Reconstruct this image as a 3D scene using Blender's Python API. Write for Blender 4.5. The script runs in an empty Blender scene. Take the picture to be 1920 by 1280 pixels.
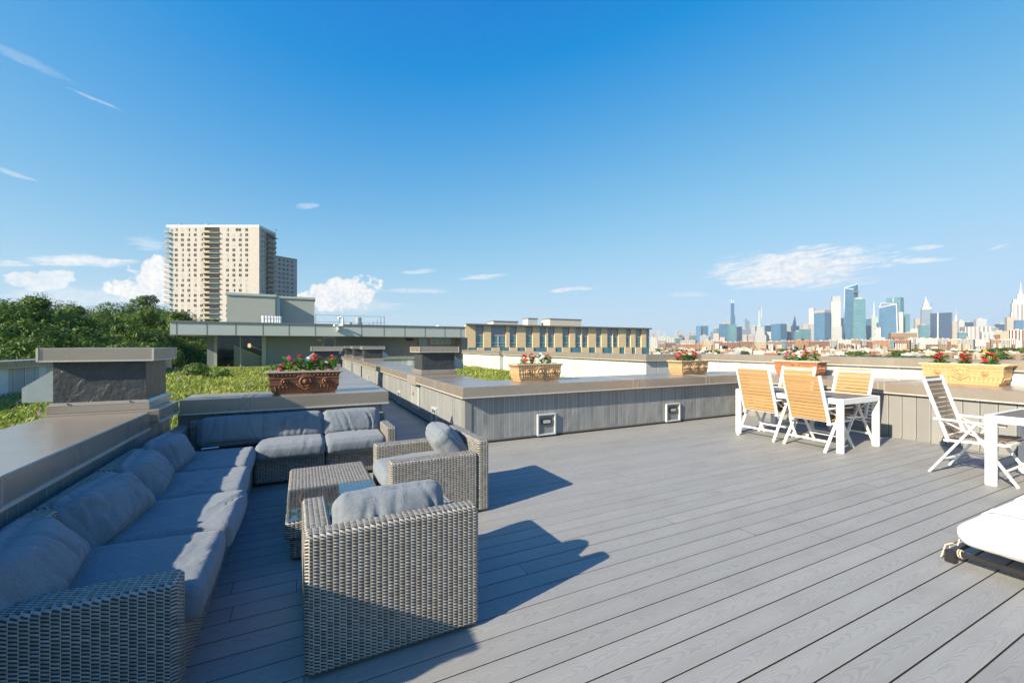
HAZE=.000045
SUN_E=4.7; SUN_C=(1.,.875,.67); DUST=.3; OZONE=2.5; CLV=5.1; SKY_S=.1; EXPO=1.08
CLOUDS=[ # photo pixels: from, to, half height, kind, opacity
 (1285,515,1740,474,46,'cirrus',.95),(1300,528,1690,520,24,'cirrus',.6),(1672,492,1800,484,6,'streak',.8),(1690,468,1775,460,6,'streak',.6),
 (1020,547,1122,538,7,'streak',.75),(1240,553,1340,551,7,'streak',.35),(850,524,960,514,9,'cirrus',.6),(740,513,830,505,7,'cirrus',.55),(1850,470,1900,455,4,'streak',.35),
 (548,389,604,383,8,'cirrus',.35),(30,486,270,491,12,'streak',.85),(-60,492,75,497,6,'streak',.6),(225,450,320,465,18,'cirrus',.35),
 (-20,532,160,520,22,'cumulus',.7),(185,548,430,515,60,'cumulus',1.),(535,562,735,540,50,'cumulus',1.),(700,545,860,545,8,'streak',.45),(560,575,780,572,22,'cirrus',.4),
 (112,158,240,212,3,'streak',.35),(-80,50,160,165,9,'streak',.16),(-40,305,80,342,5,'streak',.35),(-100,560,330,560,28,'cirrus',.45)]
import bpy, math, random
from mathutils import Vector, Matrix, noise
R=math.radians; PI=math.pi
sc=bpy.context.scene
COL=sc.collection
# ---------------------------------------------------------------- camera geometry
F=795.; CX=960.; CY=648.; TH=R(26.36); H=1.45
SN,CS=math.sin(TH),math.cos(TH)
def at_d(u,v,d):
    "point seen at pixel (u,v) of the 1920 px photo, d metres ahead"
    x=(u-CX)/F*d
    return Vector((d*SN+x*CS, d*CS-x*SN, H-(v-CY)*d/F))
def at_Y(u,Y):
    k=(u-CX)/F; d=Y/(CS-k*SN); return d*(SN+k*CS)
def at_X(u,X):
    k=(u-CX)/F; d=X/(SN+k*CS); return d*(CS-k*SN)
cd=bpy.data.cameras.new('camera'); cam=bpy.data.objects.new('camera',cd); COL.objects.link(cam)
cam.location=(0,0,H); cam.rotation_euler=(R(90),0,-TH)
cd.sensor_width=36; cd.lens=F/1920*36; cd.shift_y=8/1920; cd.clip_start=.05; cd.clip_end=30000
sc.camera=cam
# ---------------------------------------------------------------- node helper
class NT:
    def __init__(s,tree): s.t=tree; s.n=tree.nodes; s.l=tree.links
    def add(s,ty,**kw):
        nd=s.n.new(ty)
        for k,v in kw.items(): setattr(nd,k,v)
        return nd
    def put(s,sock,val):
        if isinstance(val,bpy.types.NodeSocket): s.l.new(val,sock)
        elif val is not None: sock.default_value=val
    def m(s,op,a,b=None,c=None,clamp=False):
        nd=s.add('ShaderNodeMath',operation=op); nd.use_clamp=clamp
        for i,x in enumerate((a,b,c)):
            if x is not None: s.put(nd.inputs[i],x)
        return nd.outputs[0]
    def sm(s,x,lo,hi,a=0.,b=1.):
        nd=s.add('ShaderNodeMapRange',interpolation_type='SMOOTHSTEP')
        s.put(nd.inputs[0],x); s.put(nd.inputs[1],lo); s.put(nd.inputs[2],hi); s.put(nd.inputs[3],a); s.put(nd.inputs[4],b)
        return nd.outputs[0]
    def lin(s,x,lo,hi,a=0.,b=1.):
        nd=s.add('ShaderNodeMapRange')
        s.put(nd.inputs[0],x); s.put(nd.inputs[1],lo); s.put(nd.inputs[2],hi); s.put(nd.inputs[3],a); s.put(nd.inputs[4],b)
        return nd.outputs[0]
    def mix(s,f,a,b,mode='MIX'):
        nd=s.add('ShaderNodeMix',data_type='RGBA',blend_type=mode)
        s.put(nd.inputs[0],f)
        for i,x in ((6,a),(7,b)):
            if not isinstance(x,bpy.types.NodeSocket) and len(x)==3: x=(*x,1)
            s.put(nd.inputs[i],x)
        return nd.outputs[2]
    def xyz(s,x,y,z=0.):
        nd=s.add('ShaderNodeCombineXYZ')
        for i,q in enumerate((x,y,z)): s.put(nd.inputs[i],q)
        return nd.outputs[0]
    def sep(s,v):
        nd=s.add('ShaderNodeSeparateXYZ'); s.put(nd.inputs[0],v); return nd.outputs
    def noise(s,vec,scale,detail=3.,rough=.5,dist=0.,col=False):
        nd=s.add('ShaderNodeTexNoise'); s.put(nd.inputs['Vector'],vec)
        s.put(nd.inputs['Scale'],scale); s.put(nd.inputs['Detail'],detail); s.put(nd.inputs['Roughness'],rough); s.put(nd.inputs['Distortion'],dist)
        return nd.outputs[1 if col else 0]
    def white(s,vec):
        nd=s.add('ShaderNodeTexWhiteNoise',noise_dimensions='3D'); s.put(nd.inputs['Vector'],vec); return nd.outputs[0]
    def scalev(s,v,xyz):
        nd=s.add('ShaderNodeVectorMath',operation='MULTIPLY'); s.put(nd.inputs[0],v); s.put(nd.inputs[1],xyz); return nd.outputs[0]
    def bump(s,h,dist,strength=1.,normal=None):
        nd=s.add('ShaderNodeBump'); s.put(nd.inputs['Height'],h); s.put(nd.inputs['Distance'],dist); s.put(nd.inputs['Strength'],strength)
        if normal is not None: s.put(nd.inputs['Normal'],normal)
        return nd.outputs[0]
def new_mat(name):
    m=bpy.data.materials.new(name); m.use_nodes=True
    t=NT(m.node_tree); b=t.n['Principled BSDF']
    return m,t,b
def uvs(t): return t.sep(t.add('ShaderNodeTexCoord').outputs['UV'])
def objc(t): return t.add('ShaderNodeTexCoord').outputs['Object']
def orand(t): return t.add('ShaderNodeObjectInfo').outputs['Random']
def simple(name,col,rough=.6,metal=0.,var=.12,scale=6.,bump=0.,bscale=60.,spec=.5,stretch=(1,1,1)):
    "a plain material with blotchy wear"
    m,t,b=new_mat(name)
    v=t.scalev(objc(t),stretch)
    n=t.noise(v,scale,5,.6)
    lo=[c*(1-var) for c in col]; hi=[min(1,c*(1+var)) for c in col]
    t.put(b.inputs['Base Color'],t.mix(n,lo,hi)); b.inputs['Metallic'].default_value=metal
    n2=t.noise(v,scale*3.1,4,.6)
    t.put(b.inputs['Roughness'],t.lin(n2,.2,.8,max(.03,rough-.12),min(1,rough+.12)))
    b.inputs['Specular IOR Level'].default_value=spec
    if bump: t.put(b.inputs['Normal'],t.bump(t.noise(v,bscale,3,.6),bump))
    return m
# ---------------------------------------------------------------- mesh builder
class MB:
    def __init__(s): s.v=[]; s.f=[]; s.mi=[]; s.uv={}
    def face(s,pts,mi=0,uv=None):
        i=len(s.v); s.v+= [tuple(p) for p in pts]; s.f.append(tuple(range(i,i+len(pts)))); s.mi.append(mi)
        if uv: s.uv[len(s.f)-1]=uv
    def grid(s,rows,close_u=False,close_v=False,mi=0,flip=False):
        nr=len(rows); nc=len(rows[0]); i0=len(s.v)
        for r in rows: s.v+=[tuple(p) for p in r]
        for a in range(nr if close_v else nr-1):
            for b in range(nc if close_u else nc-1):
                q=(i0+a*nc+b, i0+a*nc+(b+1)%nc, i0+((a+1)%nr)*nc+(b+1)%nc, i0+((a+1)%nr)*nc+b)
                s.f.append(q[::-1] if flip else q); s.mi.append(mi)
    def box(s,x0,x1,y0,y1,z0,z1,mi=0,M=None,bev=0.):
        if bev>0:
            b=min(bev,(x1-x0)*.45,(y1-y0)*.45,(z1-z0)*.45)
            def P(x,y,z): 
                p=Vector((x,y,z)); return tuple(M@p) if M else tuple(p)
            i0=len(s.v); idx={}
            for sx in (0,1):
                for sy in (0,1):
                    for sz in (0,1):
                        X=(x0,x1)[sx]; Y=(y0,y1)[sy]; Z=(z0,z1)[sz]; ix=(1,-1)[sx]*b; iy=(1,-1)[sy]*b; iz=(1,-1)[sz]*b
                        for a,p in (('x',(X,Y+iy,Z+iz)),('y',(X+ix,Y,Z+iz)),('z',(X+ix,Y+iy,Z))):
                            idx[sx,sy,sz,a]=len(s.v); s.v.append(P(*p))
            def q(*k):
                s.f.append(tuple(idx[j] for j in k)); s.mi.append(mi)
            for e in (0,1):
                o=(lambda L: L) if e else (lambda L: L[::-1])
                q(*o([(e,0,0,'x'),(e,1,0,'x'),(e,1,1,'x'),(e,0,1,'x')]))
                q(*o([(1,e,0,'y'),(0,e,0,'y'),(0,e,1,'y'),(1,e,1,'y')]))
                q(*o([(0,0,e,'z'),(1,0,e,'z'),(1,1,e,'z'),(0,1,e,'z')]))
            for i in (0,1):
                for j in (0,1):
                    o=(lambda L: L) if i==j else (lambda L: L[::-1])
                    q(*o([(i,j,0,'x'),(i,j,1,'x'),(i,j,1,'y'),(i,j,0,'y')])[::-1])
                    q(*o([(i,0,j,'x'),(i,1,j,'x'),(i,1,j,'z'),(i,0,j,'z')]))
                    q(*o([(0,i,j,'y'),(1,i,j,'y'),(1,i,j,'z'),(0,i,j,'z')])[::-1])
                    for k in (0,1):
                        L=[(i,j,k,'x'),(i,j,k,'y'),(i,j,k,'z')]
                        q(*(L if (i+j+k)%2 else L[::-1]))
            return
        c=[(x0,y0,z0),(x1,y0,z0),(x1,y1,z0),(x0,y1,z0),(x0,y0,z1),(x1,y0,z1),(x1,y1,z1),(x0,y1,z1)]
        if M: c=[tuple(M@Vector(p)) for p in c]
        i=len(s.v); s.v+=c
        for q in ((0,3,2,1),(4,5,6,7),(0,1,5,4),(1,2,6,5),(2,3,7,6),(3,0,4,7)):
            s.f.append(tuple(i+k for k in q)); s.mi.append(mi)
    def bar(s,p,q,w,h,mi=0,up=(0,0,1),bev=.004):
        "rectangular bar from p to q, w wide and h deep"
        p,q=Vector(p),Vector(q); z=(q-p); L=z.length; z.normalize()
        x=Vector(up).cross(z)
        if x.length<1e-4: x=Vector((1,0,0)).cross(z)
        x.normalize(); y=z.cross(x)
        M=Matrix(((x.x,y.x,z.x,p.x),(x.y,y.y,z.y,p.y),(x.z,y.z,z.z,p.z),(0,0,0,1)))
        s.box(-w/2,w/2,-h/2,h/2,0,L,mi,M,bev)
    def tube(s,pts,r,n=8,mi=0,cap=True):
        pts=[Vector(p) for p in pts]; rr=r if isinstance(r,(list,tuple)) else [r]*len(pts)
        rows=[]; ref=None
        for i,p in enumerate(pts):
            d=(pts[min(i+1,len(pts)-1)]-pts[max(i-1,0)]).normalized()
            if ref is None: ref=d.orthogonal().normalized()
            ref=(ref-d*ref.dot(d)).normalized(); b=d.cross(ref)
            rows.append([p+(ref*math.cos(2*PI*k/n)+b*math.sin(2*PI*k/n))*rr[i] for k in range(n)])
        s.grid(rows,close_u=True,mi=mi)
        if cap: s.face(rows[0][::-1],mi); s.face(rows[-1],mi)
    def lathe(s,prof,n=16,c=(0,0,0),mi=0,axis='z'):
        rows=[]
        for r,z in prof:
            row=[]
            for k in range(n):
                a=2*PI*k/n; x,y=r*math.cos(a),r*math.sin(a)
                p=(x,y,z) if axis=='z' else (x,-z,y)
                row.append((p[0]+c[0],p[1]+c[1],p[2]+c[2]))
            rows.append(row)
        s.grid(rows,close_u=True,mi=mi)
        if prof[0][0]>1e-4: s.face(rows[0][::-1],mi)
        if prof[-1][0]>1e-4: s.face(rows[-1],mi)
    def prism(s,poly,z0,z1,mi=0):
        "vertical prism over a counter-clockwise polygon"
        n=len(poly)
        for i in range(n):
            a,b=poly[i],poly[(i+1)%n]
            s.face([(a[0],a[1],z0),(b[0],b[1],z0),(b[0],b[1],z1),(a[0],a[1],z1)],mi)
        s.face([(p[0],p[1],z1) for p in poly],mi); s.face([(p[0],p[1],z0) for p in poly][::-1],mi)
    def mesh(s,name,mats,smooth=False):
        me=bpy.data.meshes.new(name); me.from_pydata(s.v,[],s.f)
        if not isinstance(mats,(list,tuple)): mats=[mats]
        for m in mats: me.materials.append(m)
        me.polygons.foreach_set('material_index',s.mi)
        if smooth: me.polygons.foreach_set('use_smooth',[True]*len(s.f))
        uvl=me.uv_layers.new(name='UVMap'); data=[0.]*(2*len(me.loops)); V=me.vertices
        for p in me.polygons:
            ov=s.uv.get(p.index); n=p.normal
            ax=max(range(3),key=lambda k:abs(n[k])-(0.001*k))
            for j,li in enumerate(p.loop_indices):
                if ov: a,b=ov[j]
                else:
                    co=V[me.loops[li].vertex_index].co
                    a,b=(co.y,co.z) if ax==0 else (co.x,co.z) if ax==1 else (co.x,co.y)
                data[2*li]=a; data[2*li+1]=b
        uvl.data.foreach_set('uv',data)
        me.update(); return me
    def obj(s,name,mats,parent=None,smooth=False,loc=None):
        o=bpy.data.objects.new(name,s.mesh(name,mats,smooth)); COL.objects.link(o)
        if parent: o.parent=parent
        if loc: o.location=loc
        return o
def tag(o,label=None,cat=None,group=None,kind=None):
    for k,v in (('label',label),('category',cat),('group',group),('kind',kind)):
        if v: o[k]=v
    return o
def thing(name,label,cat,loc=(0,0,0),rz=0.,group=None):
    o=bpy.data.objects.new(name,None); COL.objects.link(o); o.location=loc; o.rotation_euler=(0,0,rz); o.empty_display_size=.1
    return tag(o,label,cat,group)
def copy_tree(o,parent=None):
    c=o.copy(); COL.objects.link(c)
    if parent: c.parent=parent
    for ch in o.children: copy_tree(ch,c)
    return c
def dup(o,label,loc,rz=0.,sc3=None,group=None):
    c=copy_tree(o); c.location=loc; c.rotation_euler=(0,0,rz)
    if sc3: c.scale=sc3
    c['label']=label
    if group: c['group']=group
    return c
# ---------------------------------------------------------------- materials
def m_weave():
    m,t,b=new_mat('rattan_weave'); U,V,_=uvs(t)
    pu,pv=.0265,.0146
    a=t.m('DIVIDE',U,pu); fa=t.m('FRACT',a); ia=t.m('FLOOR',a)
    w=t.noise(t.xyz(U,V),9,2)
    r=t.m('ADD',t.m('DIVIDE',V,pv),t.m('MULTIPLY',t.m('SUBTRACT',fa,.5),.55))
    r=t.m('ADD',r,t.m('MULTIPLY',t.m('SUBTRACT',w,.5),.5))
    fr=t.m('FRACT',r); ir=t.m('FLOOR',r)
    x=t.m('SUBTRACT',t.m('MULTIPLY',fr,2.),1.)
    xs=t.m('DIVIDE',x,.70); cross=t.m('SQRT',t.m('MAXIMUM',t.m('SUBTRACT',1.,t.m('MULTIPLY',xs,xs)),0.))
    sw=t.m('POWER',t.m('SINE',t.m('MULTIPLY',fa,PI)),.6)
    weft=t.m('MULTIPLY',cross,t.m('ADD',.15,t.m('MULTIPLY',sw,.85)))
    wx=t.m('ABSOLUTE',t.m('SUBTRACT',t.m('FRACT',t.m('ADD',a,.5)),.5))
    warp=t.m('MULTIPLY',t.m('MAXIMUM',t.m('SUBTRACT',1.,t.m('DIVIDE',wx,.105)),0.),1.3,clamp=True)
    warp=t.m('MULTIPLY',warp,.8)
    h=t.m('MAXIMUM',weft,warp)
    rnd=t.white(t.xyz(ia,ir,0.)); rnd2=t.white(t.xyz(ir,3.,1.))
    c1=t.mix(rnd,(.22,.20,.17),(.46,.44,.405)); c1=t.mix(t.m('MULTIPLY',rnd2,.5),c1,(.31,.31,.32))
    c1=t.mix(t.m('GREATER_THAN',warp,.25),c1,(.47,.425,.345))
    gap=t.sm(h,.10,.42)
    t.put(b.inputs['Base Color'],t.mix(gap,(.042,.04,.038),c1))
    b.inputs['Roughness'].default_value=.55; b.inputs['Specular IOR Level'].default_value=.35
    t.put(b.inputs['Normal'],t.bump(h,.0065,1.))
    return m
M_WEAVE=m_weave()
def m_fabric(name,c0,c1,fine=900.):
    m,t,b=new_mat(name); o=objc(t)
    n1=t.noise(t.scalev(o,(1,1,.12)),fine*.5,2,.6); n2=t.noise(t.scalev(o,(.12,1,1)),fine*.5,2,.6); n3=t.noise(o,14,4,.6)
    f=t.m('ADD',t.m('MULTIPLY',t.m('ADD',n1,n2),.42),t.m('MULTIPLY',n3,.1))
    t.put(b.inputs['Base Color'],t.mix(t.sm(f,.30,.65),c0,c1))
    b.inputs['Roughness'].default_value=.9; b.inputs['Specular IOR Level'].default_value=.15
    try: b.inputs['Sheen Weight'].default_value=.15
    except Exception: pass
    cr=t.noise(t.scalev(o,(1,1,.45)),11,4,.55,1.2)
    n=t.bump(t.m('POWER',cr,1.6),.010,.7)
    t.put(b.inputs['Normal'],t.bump(f,.0015,.6,n))
    return m
M_CUSH=m_fabric('cushion_fabric',(.125,.149,.176),(.224,.251,.278))
M_WHITEFAB=m_fabric('white_canvas',(.74,.74,.73),(.86,.86,.85))
def m_deck():
    m,t,b=new_mat('deck_composite'); U,V,_=uvs(t)   # U along the board, V across it (0..1) plus the board number
    fv=t.m('SUBTRACT',t.m('FRACT',V),.5); ib=t.m('FLOOR',V)
    off=t.m('MULTIPLY',t.white(t.xyz(ib,7.,0.)),9.)
    x=t.m('ADD',U,off)
    seg=t.noise(t.xyz(t.m('MULTIPLY',x,1.1),t.m('MULTIPLY',ib,3.7)),1.,1)
    cen=t.m('ADD',fv,t.m('MULTIPLY',t.m('SUBTRACT',seg,.5),.7))
    warp=t.noise(t.xyz(t.m('MULTIPLY',x,7.),t.m('MULTIPLY',fv,1.4),ib),1.,3,.55)
    ph=t.m('ADD',t.m('ADD',t.m('MULTIPLY',x,9.),t.m('MULTIPLY',t.m('MULTIPLY',cen,cen),26.)),t.m('MULTIPLY',warp,3.4))
    g=t.m('SINE',t.m('MULTIPLY',ph,2*PI))
    g=t.sm(g,-.2,.95)
    fade=t.sm(t.noise(t.xyz(t.m('MULTIPLY',x,2.),t.m('MULTIPLY',fv,3.),ib),1.,2),.3,.6)
    br=t.white(t.xyz(ib,1.,2.))
    base=t.mix(br,(.268,.266,.257),(.304,.301,.289))
    blot=t.noise(t.xyz(U,t.m('MULTIPLY',V,.1455)),1.3,5,.65)
    base=t.mix(t.sm(blot,.45,.75,0.,.5),base,(.215,.208,.195))
    sc_=t.noise(t.xyz(t.m('MULTIPLY',U,6.),t.m('MULTIPLY',V,.9)),1.,4,.7); base=t.mix(t.sm(sc_,.66,.72,0.,.35),base,(.36,.355,.34))
    gr=t.m('MULTIPLY',t.m('MULTIPLY',g,fade),.34)
    t.put(b.inputs['Base Color'],t.mix(gr,base,(.165,.165,.165)))
    fine=t.noise(t.xyz(t.m('MULTIPLY',x,14.),t.m('MULTIPLY',fv,60.),ib),1.,2)
    t.put(b.inputs['Roughness'],t.lin(blot,.2,.8,.5,.68)); b.inputs['Specular IOR Level'].default_value=.35
    t.put(b.inputs['Normal'],t.bump(t.m('ADD',t.m('MULTIPLY',g,-.6),t.m('MULTIPLY',fine,.3)),.0012,.6))
    return m
M_DECK=m_deck()
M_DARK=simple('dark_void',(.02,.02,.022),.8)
def m_panel(name,col,pitch=.0885,line=(.58,.57,.54),dent=.012,rough=.42,gap=(.05,.05,.05)):
    m,t,b=new_mat(name); U,V,_=uvs(t)
    a=t.m('DIVIDE',U,pitch); fa=t.m('FRACT',a); ia=t.m('FLOOR',a)
    e=t.m('ABSOLUTE',t.m('SUBTRACT',fa,.5))            # .5 at the seam
    ln=t.m('MULTIPLY',t.sm(e,.385,.41),t.m('GREATER_THAN',.5,fa)); gro=t.sm(e,.465,.485)
    rnd=t.white(t.xyz(ia,2.,0.))
    n=t.noise(t.xyz(t.m('MULTIPLY',U,5.),t.m('MULTIPLY',V,1.6)),1.,3,.5)
    lo=[c*.78 for c in col]; hi=[c*1.12 for c in col]
    c=t.mix(t.m('ADD',t.m('MULTIPLY',rnd,.65),t.m('MULTIPLY',n,.35)),lo,hi)
    c=t.mix(t.m('MULTIPLY',ln,.8),c,line); c=t.mix(gro,c,gap)
    dirt=t.noise(t.xyz(t.m('MULTIPLY',U,24.),t.m('MULTIPLY',V,1.2)),1.,4,.6)
    c=t.mix(t.sm(dirt,.55,.8,0.,.3),c,[q*.62 for q in col])
    t.put(b.inputs['Base Color'],c); t.put(b.inputs['Roughness'],t.lin(n,.2,.8,rough-.1,rough+.12))
    b.inputs['Specular IOR Level'].default_value=.5
    d=t.noise(t.xyz(t.m('ADD',t.m('MULTIPLY',U,3.2),t.m('MULTIPLY',rnd,.35)),t.m('MULTIPLY',V,2.2)),1.,2,.45)
    bp=t.bump(d,dent*4,.8); 
    h=t.m('ADD',t.m('MULTIPLY',ln,.5),t.m('MULTIPLY',gro,-1.5))
    t.put(b.inputs['Normal'],t.bump(h,.003,.8,bp))
    return m
M_PANEL=m_panel('grey_wall_panel',(.245,.255,.258))
M_PANELR=m_panel('pale_grey_wall_panel',(.25,.245,.235),pitch=.17,line=(.30,.295,.285),dent=.004)
M_WHITEWALL=m_panel('white_parapet_panel',(.50,.505,.50),gap=(.36,.36,.36),pitch=.62,line=(.6,.6,.58),dent=.006,rough=.6)
M_GREYWALL=m_panel('weathered_parapet_panel',(.40,.42,.41),pitch=.45,line=(.6,.6,.58),dent=.006,rough=.6)
def m_coping():
    m,t,b=new_mat('coping_metal'); o=objc(t)
    n=t.noise(t.scalev(o,(1.5,1.5,4)),2.2,5,.6); n2=t.noise(t.scalev(o,(.5,3,1)),1.6,3,.5)
    c=t.mix(n,(.355,.30,.245),(.415,.36,.30)); c=t.mix(t.sm(n2,.55,.8,0.,.4),c,(.47,.42,.36))
    t.put(b.inputs['Base Color'],c); b.inputs['Metallic'].default_value=.5
    t.put(b.inputs['Roughness'],t.lin(n2,.2,.8,.24,.33)); b.inputs['Specular IOR Level'].default_value=.6
    t.put(b.inputs['Normal'],t.bump(t.noise(o,1.2,1),.006,.4))
    return m
M_COPING=m_coping()
M_DRIP=simple('coping_drip_edge',(.52,.50,.46),.4,.2)
M_SEAM=simple('coping_seam_plate',(.36,.33,.29),.35,.25)
def m_membrane():
    m,t,b=new_mat('black_membrane'); o=objc(t)
    n=t.noise(o,9,5,.65,.6)
    w=t.noise(t.scalev(o,(7,7,16)),1.,4,.6,2.5)
    c=t.mix(t.sm(w,.70,.75),t.mix(n,(.030,.034,.038),(.058,.064,.07)),(.36,.40,.44))
    t.put(b.inputs['Base Color'],c); b.inputs['Roughness'].default_value=.42
    t.put(b.inputs['Normal'],t.bump(n,.022,.8)); return m
M_MEMB=m_membrane()
M_GALV=simple('galvanised_steel',(.42,.47,.49),.38,.55,.12,8)
M_WHITE=simple('white_aluminium',(.78,.78,.77),.35,0,.03,8)
M_WHITEFRAME=simple('white_painted_trim',(.46,.50,.51),.45,0,.08,12)
M_GREYPLATE=simple('grey_niche_plate',(.2,.2,.2),.5)
M_BLACK=simple('black_plastic',(.018,.018,.02),.35)
M_CREAMROPE=simple('cream_cord',(.62,.52,.38),.9)
def m_teak(name,c0,c1):
    m,t,b=new_mat(name); o=objc(t)
    n=t.noise(t.scalev(o,(3,60,60)),1.,4,.6,.3); ii=t.white(t.xyz(t.m('FLOOR',t.m('MULTIPLY',t.sep(o)[2],15.)),0.,0.))
    t.put(b.inputs['Base Color'],t.mix(t.m('ADD',t.m('MULTIPLY',n,.6),t.m('MULTIPLY',ii,.4)),c0,c1))
    b.inputs['Roughness'].default_value=.5; t.put(b.inputs['Normal'],t.bump(n,.002,.5)); return m
M_TEAK=m_teak('teak_slats',(.34,.195,.075),(.50,.315,.14))
M_GREYTEAK=m_teak('weathered_teak',(.13,.09,.06),(.21,.155,.11))
M_TABLETOP=m_teak('table_slat_top',(.12,.095,.08),(.20,.165,.14))
def m_glass(name='clear_glass',tint=(.9,.96,.95),rough=.02):
    m,t,b=new_mat(name); b.inputs['Base Color'].default_value=(*tint,1); b.inputs['Roughness'].default_value=rough
    b.inputs['Transmission Weight'].default_value=1.; b.inputs['IOR'].default_value=1.45; return m
def m_tableglass():
    m,t,b=new_mat('table_glass'); t.n.remove(b); out=t.n['Material Output']
    tr=t.add('ShaderNodeBsdfTransparent'); tr.inputs[0].default_value=(.86,.92,.93,1)
    gl=t.add('ShaderNodeBsdfGlossy'); gl.inputs['Roughness'].default_value=.03; gl.inputs[0].default_value=(.95,.97,1,1)
    fr=t.add('ShaderNodeFresnel'); fr.inputs[0].default_value=1.6
    mx=t.add('ShaderNodeMixShader'); t.put(mx.inputs[0],t.m('MULTIPLY',fr.outputs[0],.55,clamp=True)); t.l.new(tr.outputs[0],mx.inputs[1]); t.l.new(gl.outputs[0],mx.inputs[2])
    t.l.new(mx.outputs[0],out.inputs[0]); return m
M_TGLASS=m_tableglass()
def m_terra(name,c0,c1):
    m,t,b=new_mat(name); o=objc(t); n=t.noise(o,16,5,.65); n2=t.noise(t.scalev(o,(1,1,.3)),40,3,.6)
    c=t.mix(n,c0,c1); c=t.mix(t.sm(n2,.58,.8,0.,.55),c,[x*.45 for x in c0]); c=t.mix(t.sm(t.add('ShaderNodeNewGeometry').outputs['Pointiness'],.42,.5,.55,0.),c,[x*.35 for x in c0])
    t.put(b.inputs['Base Color'],c); b.inputs['Roughness'].default_value=.62; t.put(b.inputs['Normal'],t.bump(n2,.004,.6)); return m
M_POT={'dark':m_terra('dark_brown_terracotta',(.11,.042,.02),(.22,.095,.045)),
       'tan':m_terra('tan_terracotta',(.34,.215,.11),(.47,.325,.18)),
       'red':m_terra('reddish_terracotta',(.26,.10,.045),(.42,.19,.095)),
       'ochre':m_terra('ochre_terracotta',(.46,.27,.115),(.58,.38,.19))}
M_RIM={'dark':simple('pale_dusty_rim',(.36,.29,.23),.7),'tan':simple('tan_rim',(.52,.42,.28),.7),'red':simple('cream_rim',(.62,.54,.42),.7),'ochre':simple('ochre_rim',(.62,.48,.29),.7)}
M_SOIL=simple('potting_soil',(.06,.045,.03),.95,0,.4,40,.01)
def m_leaf(name,c0,c1,trans=.25,scale=1.3):
    m,t,b=new_mat(name); t.n.remove(b); out=t.n['Material Output']
    g=t.add('ShaderNodeNewGeometry'); n=t.noise(g.outputs['Position'],scale,3,.6); r=t.white(t.scalev(g.outputs['Position'],(3.1,2.7,3.3)))
    pr=g.outputs['Random Per Island']
    f=t.m('ADD',t.m('MULTIPLY',t.sm(n,.3,.7),.5),t.m('MULTIPLY',pr,.5))
    c=t.mix(f,c0,c1)
    d=t.add('ShaderNodeBsdfPrincipled'); t.put(d.inputs['Base Color'],c); d.inputs['Roughness'].default_value=.5; d.inputs['Specular IOR Level'].default_value=.3
    tl=t.add('ShaderNodeBsdfTranslucent'); t.put(tl.inputs[0],c)
    mx=t.add('ShaderNodeMixShader'); mx.inputs[0].default_value=trans; t.l.new(d.outputs[0],mx.inputs[1]); t.l.new(tl.outputs[0],mx.inputs[2]); t.l.new(mx.outputs[0],out.inputs[0]); return m
M_LEAF=[m_leaf('broad_leaf',(.025,.07,.012),(.13,.21,.035)),m_leaf('bright_leaf',(.035,.085,.014),(.16,.235,.038)),m_leaf('dull_leaf',(.04,.065,.022),(.11,.14,.05))]
M_PLANTLEAF=m_leaf('flower_leaf',(.05,.20,.02),(.20,.42,.05),.3,30)
M_GRASS=m_leaf('roof_grass',(.15,.24,.02),(.43,.47,.10),.3,1.1)
M_SEDUM=simple('sedum_carpet',(.20,.25,.06),.95,0,.5,9,.03)
M_STRAW=m_leaf('dry_stalks',(.30,.22,.12),(.42,.34,.2),.3,3)
M_PURPLE=simple('purple_petal',(.34,.14,.36),.7)
M_BARK=simple('bark',(.10,.075,.055),.9,0,.3,5,.02)
PET={'red':simple('red_petal',(.55,.012,.03),.6),'pink':simple('pink_petal',(.68,.05,.22),.6),'white':simple('white_petal',(.80,.76,.80),.6),'magenta':simple('magenta_petal',(.5,.01,.16),.6),'yellow':simple('yellow_petal',(.75,.45,.02),.6),'orange':simple('orange_petal',(.7,.12,.01),.6)}
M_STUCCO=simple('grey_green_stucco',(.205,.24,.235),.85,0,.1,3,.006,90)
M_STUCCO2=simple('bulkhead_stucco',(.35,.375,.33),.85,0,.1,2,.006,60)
M_FASCIA=simple('fascia_panel',(.44,.48,.45),.35,.15,.05,1.2)
M_TRIMGREY=simple('dark_edge_trim',(.17,.17,.16),.5,.2)
M_FRAMEGREY=simple('window_frame_paint',(.36,.39,.35),.5)
def m_window(name,c=(.02,.035,.035),rough=.04,spec=.9):
    m,t,b=new_mat(name); n=t.noise(t.scalev(objc(t),(1,1,1)),.9,3)
    t.put(b.inputs['Base Color'],t.mix(n,[x*.6 for x in c],[x*1.5 for x in c])); b.inputs['Roughness'].default_value=rough; b.inputs['Specular IOR Level'].default_value=spec
    return m
M_WIN=m_window('dark_window_glass')
M_WINTEAL=m_window('teal_window_glass',(.085,.22,.265))
M_WINPALE=m_window('blind_behind_glass',(.36,.36,.34),.2)
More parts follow.
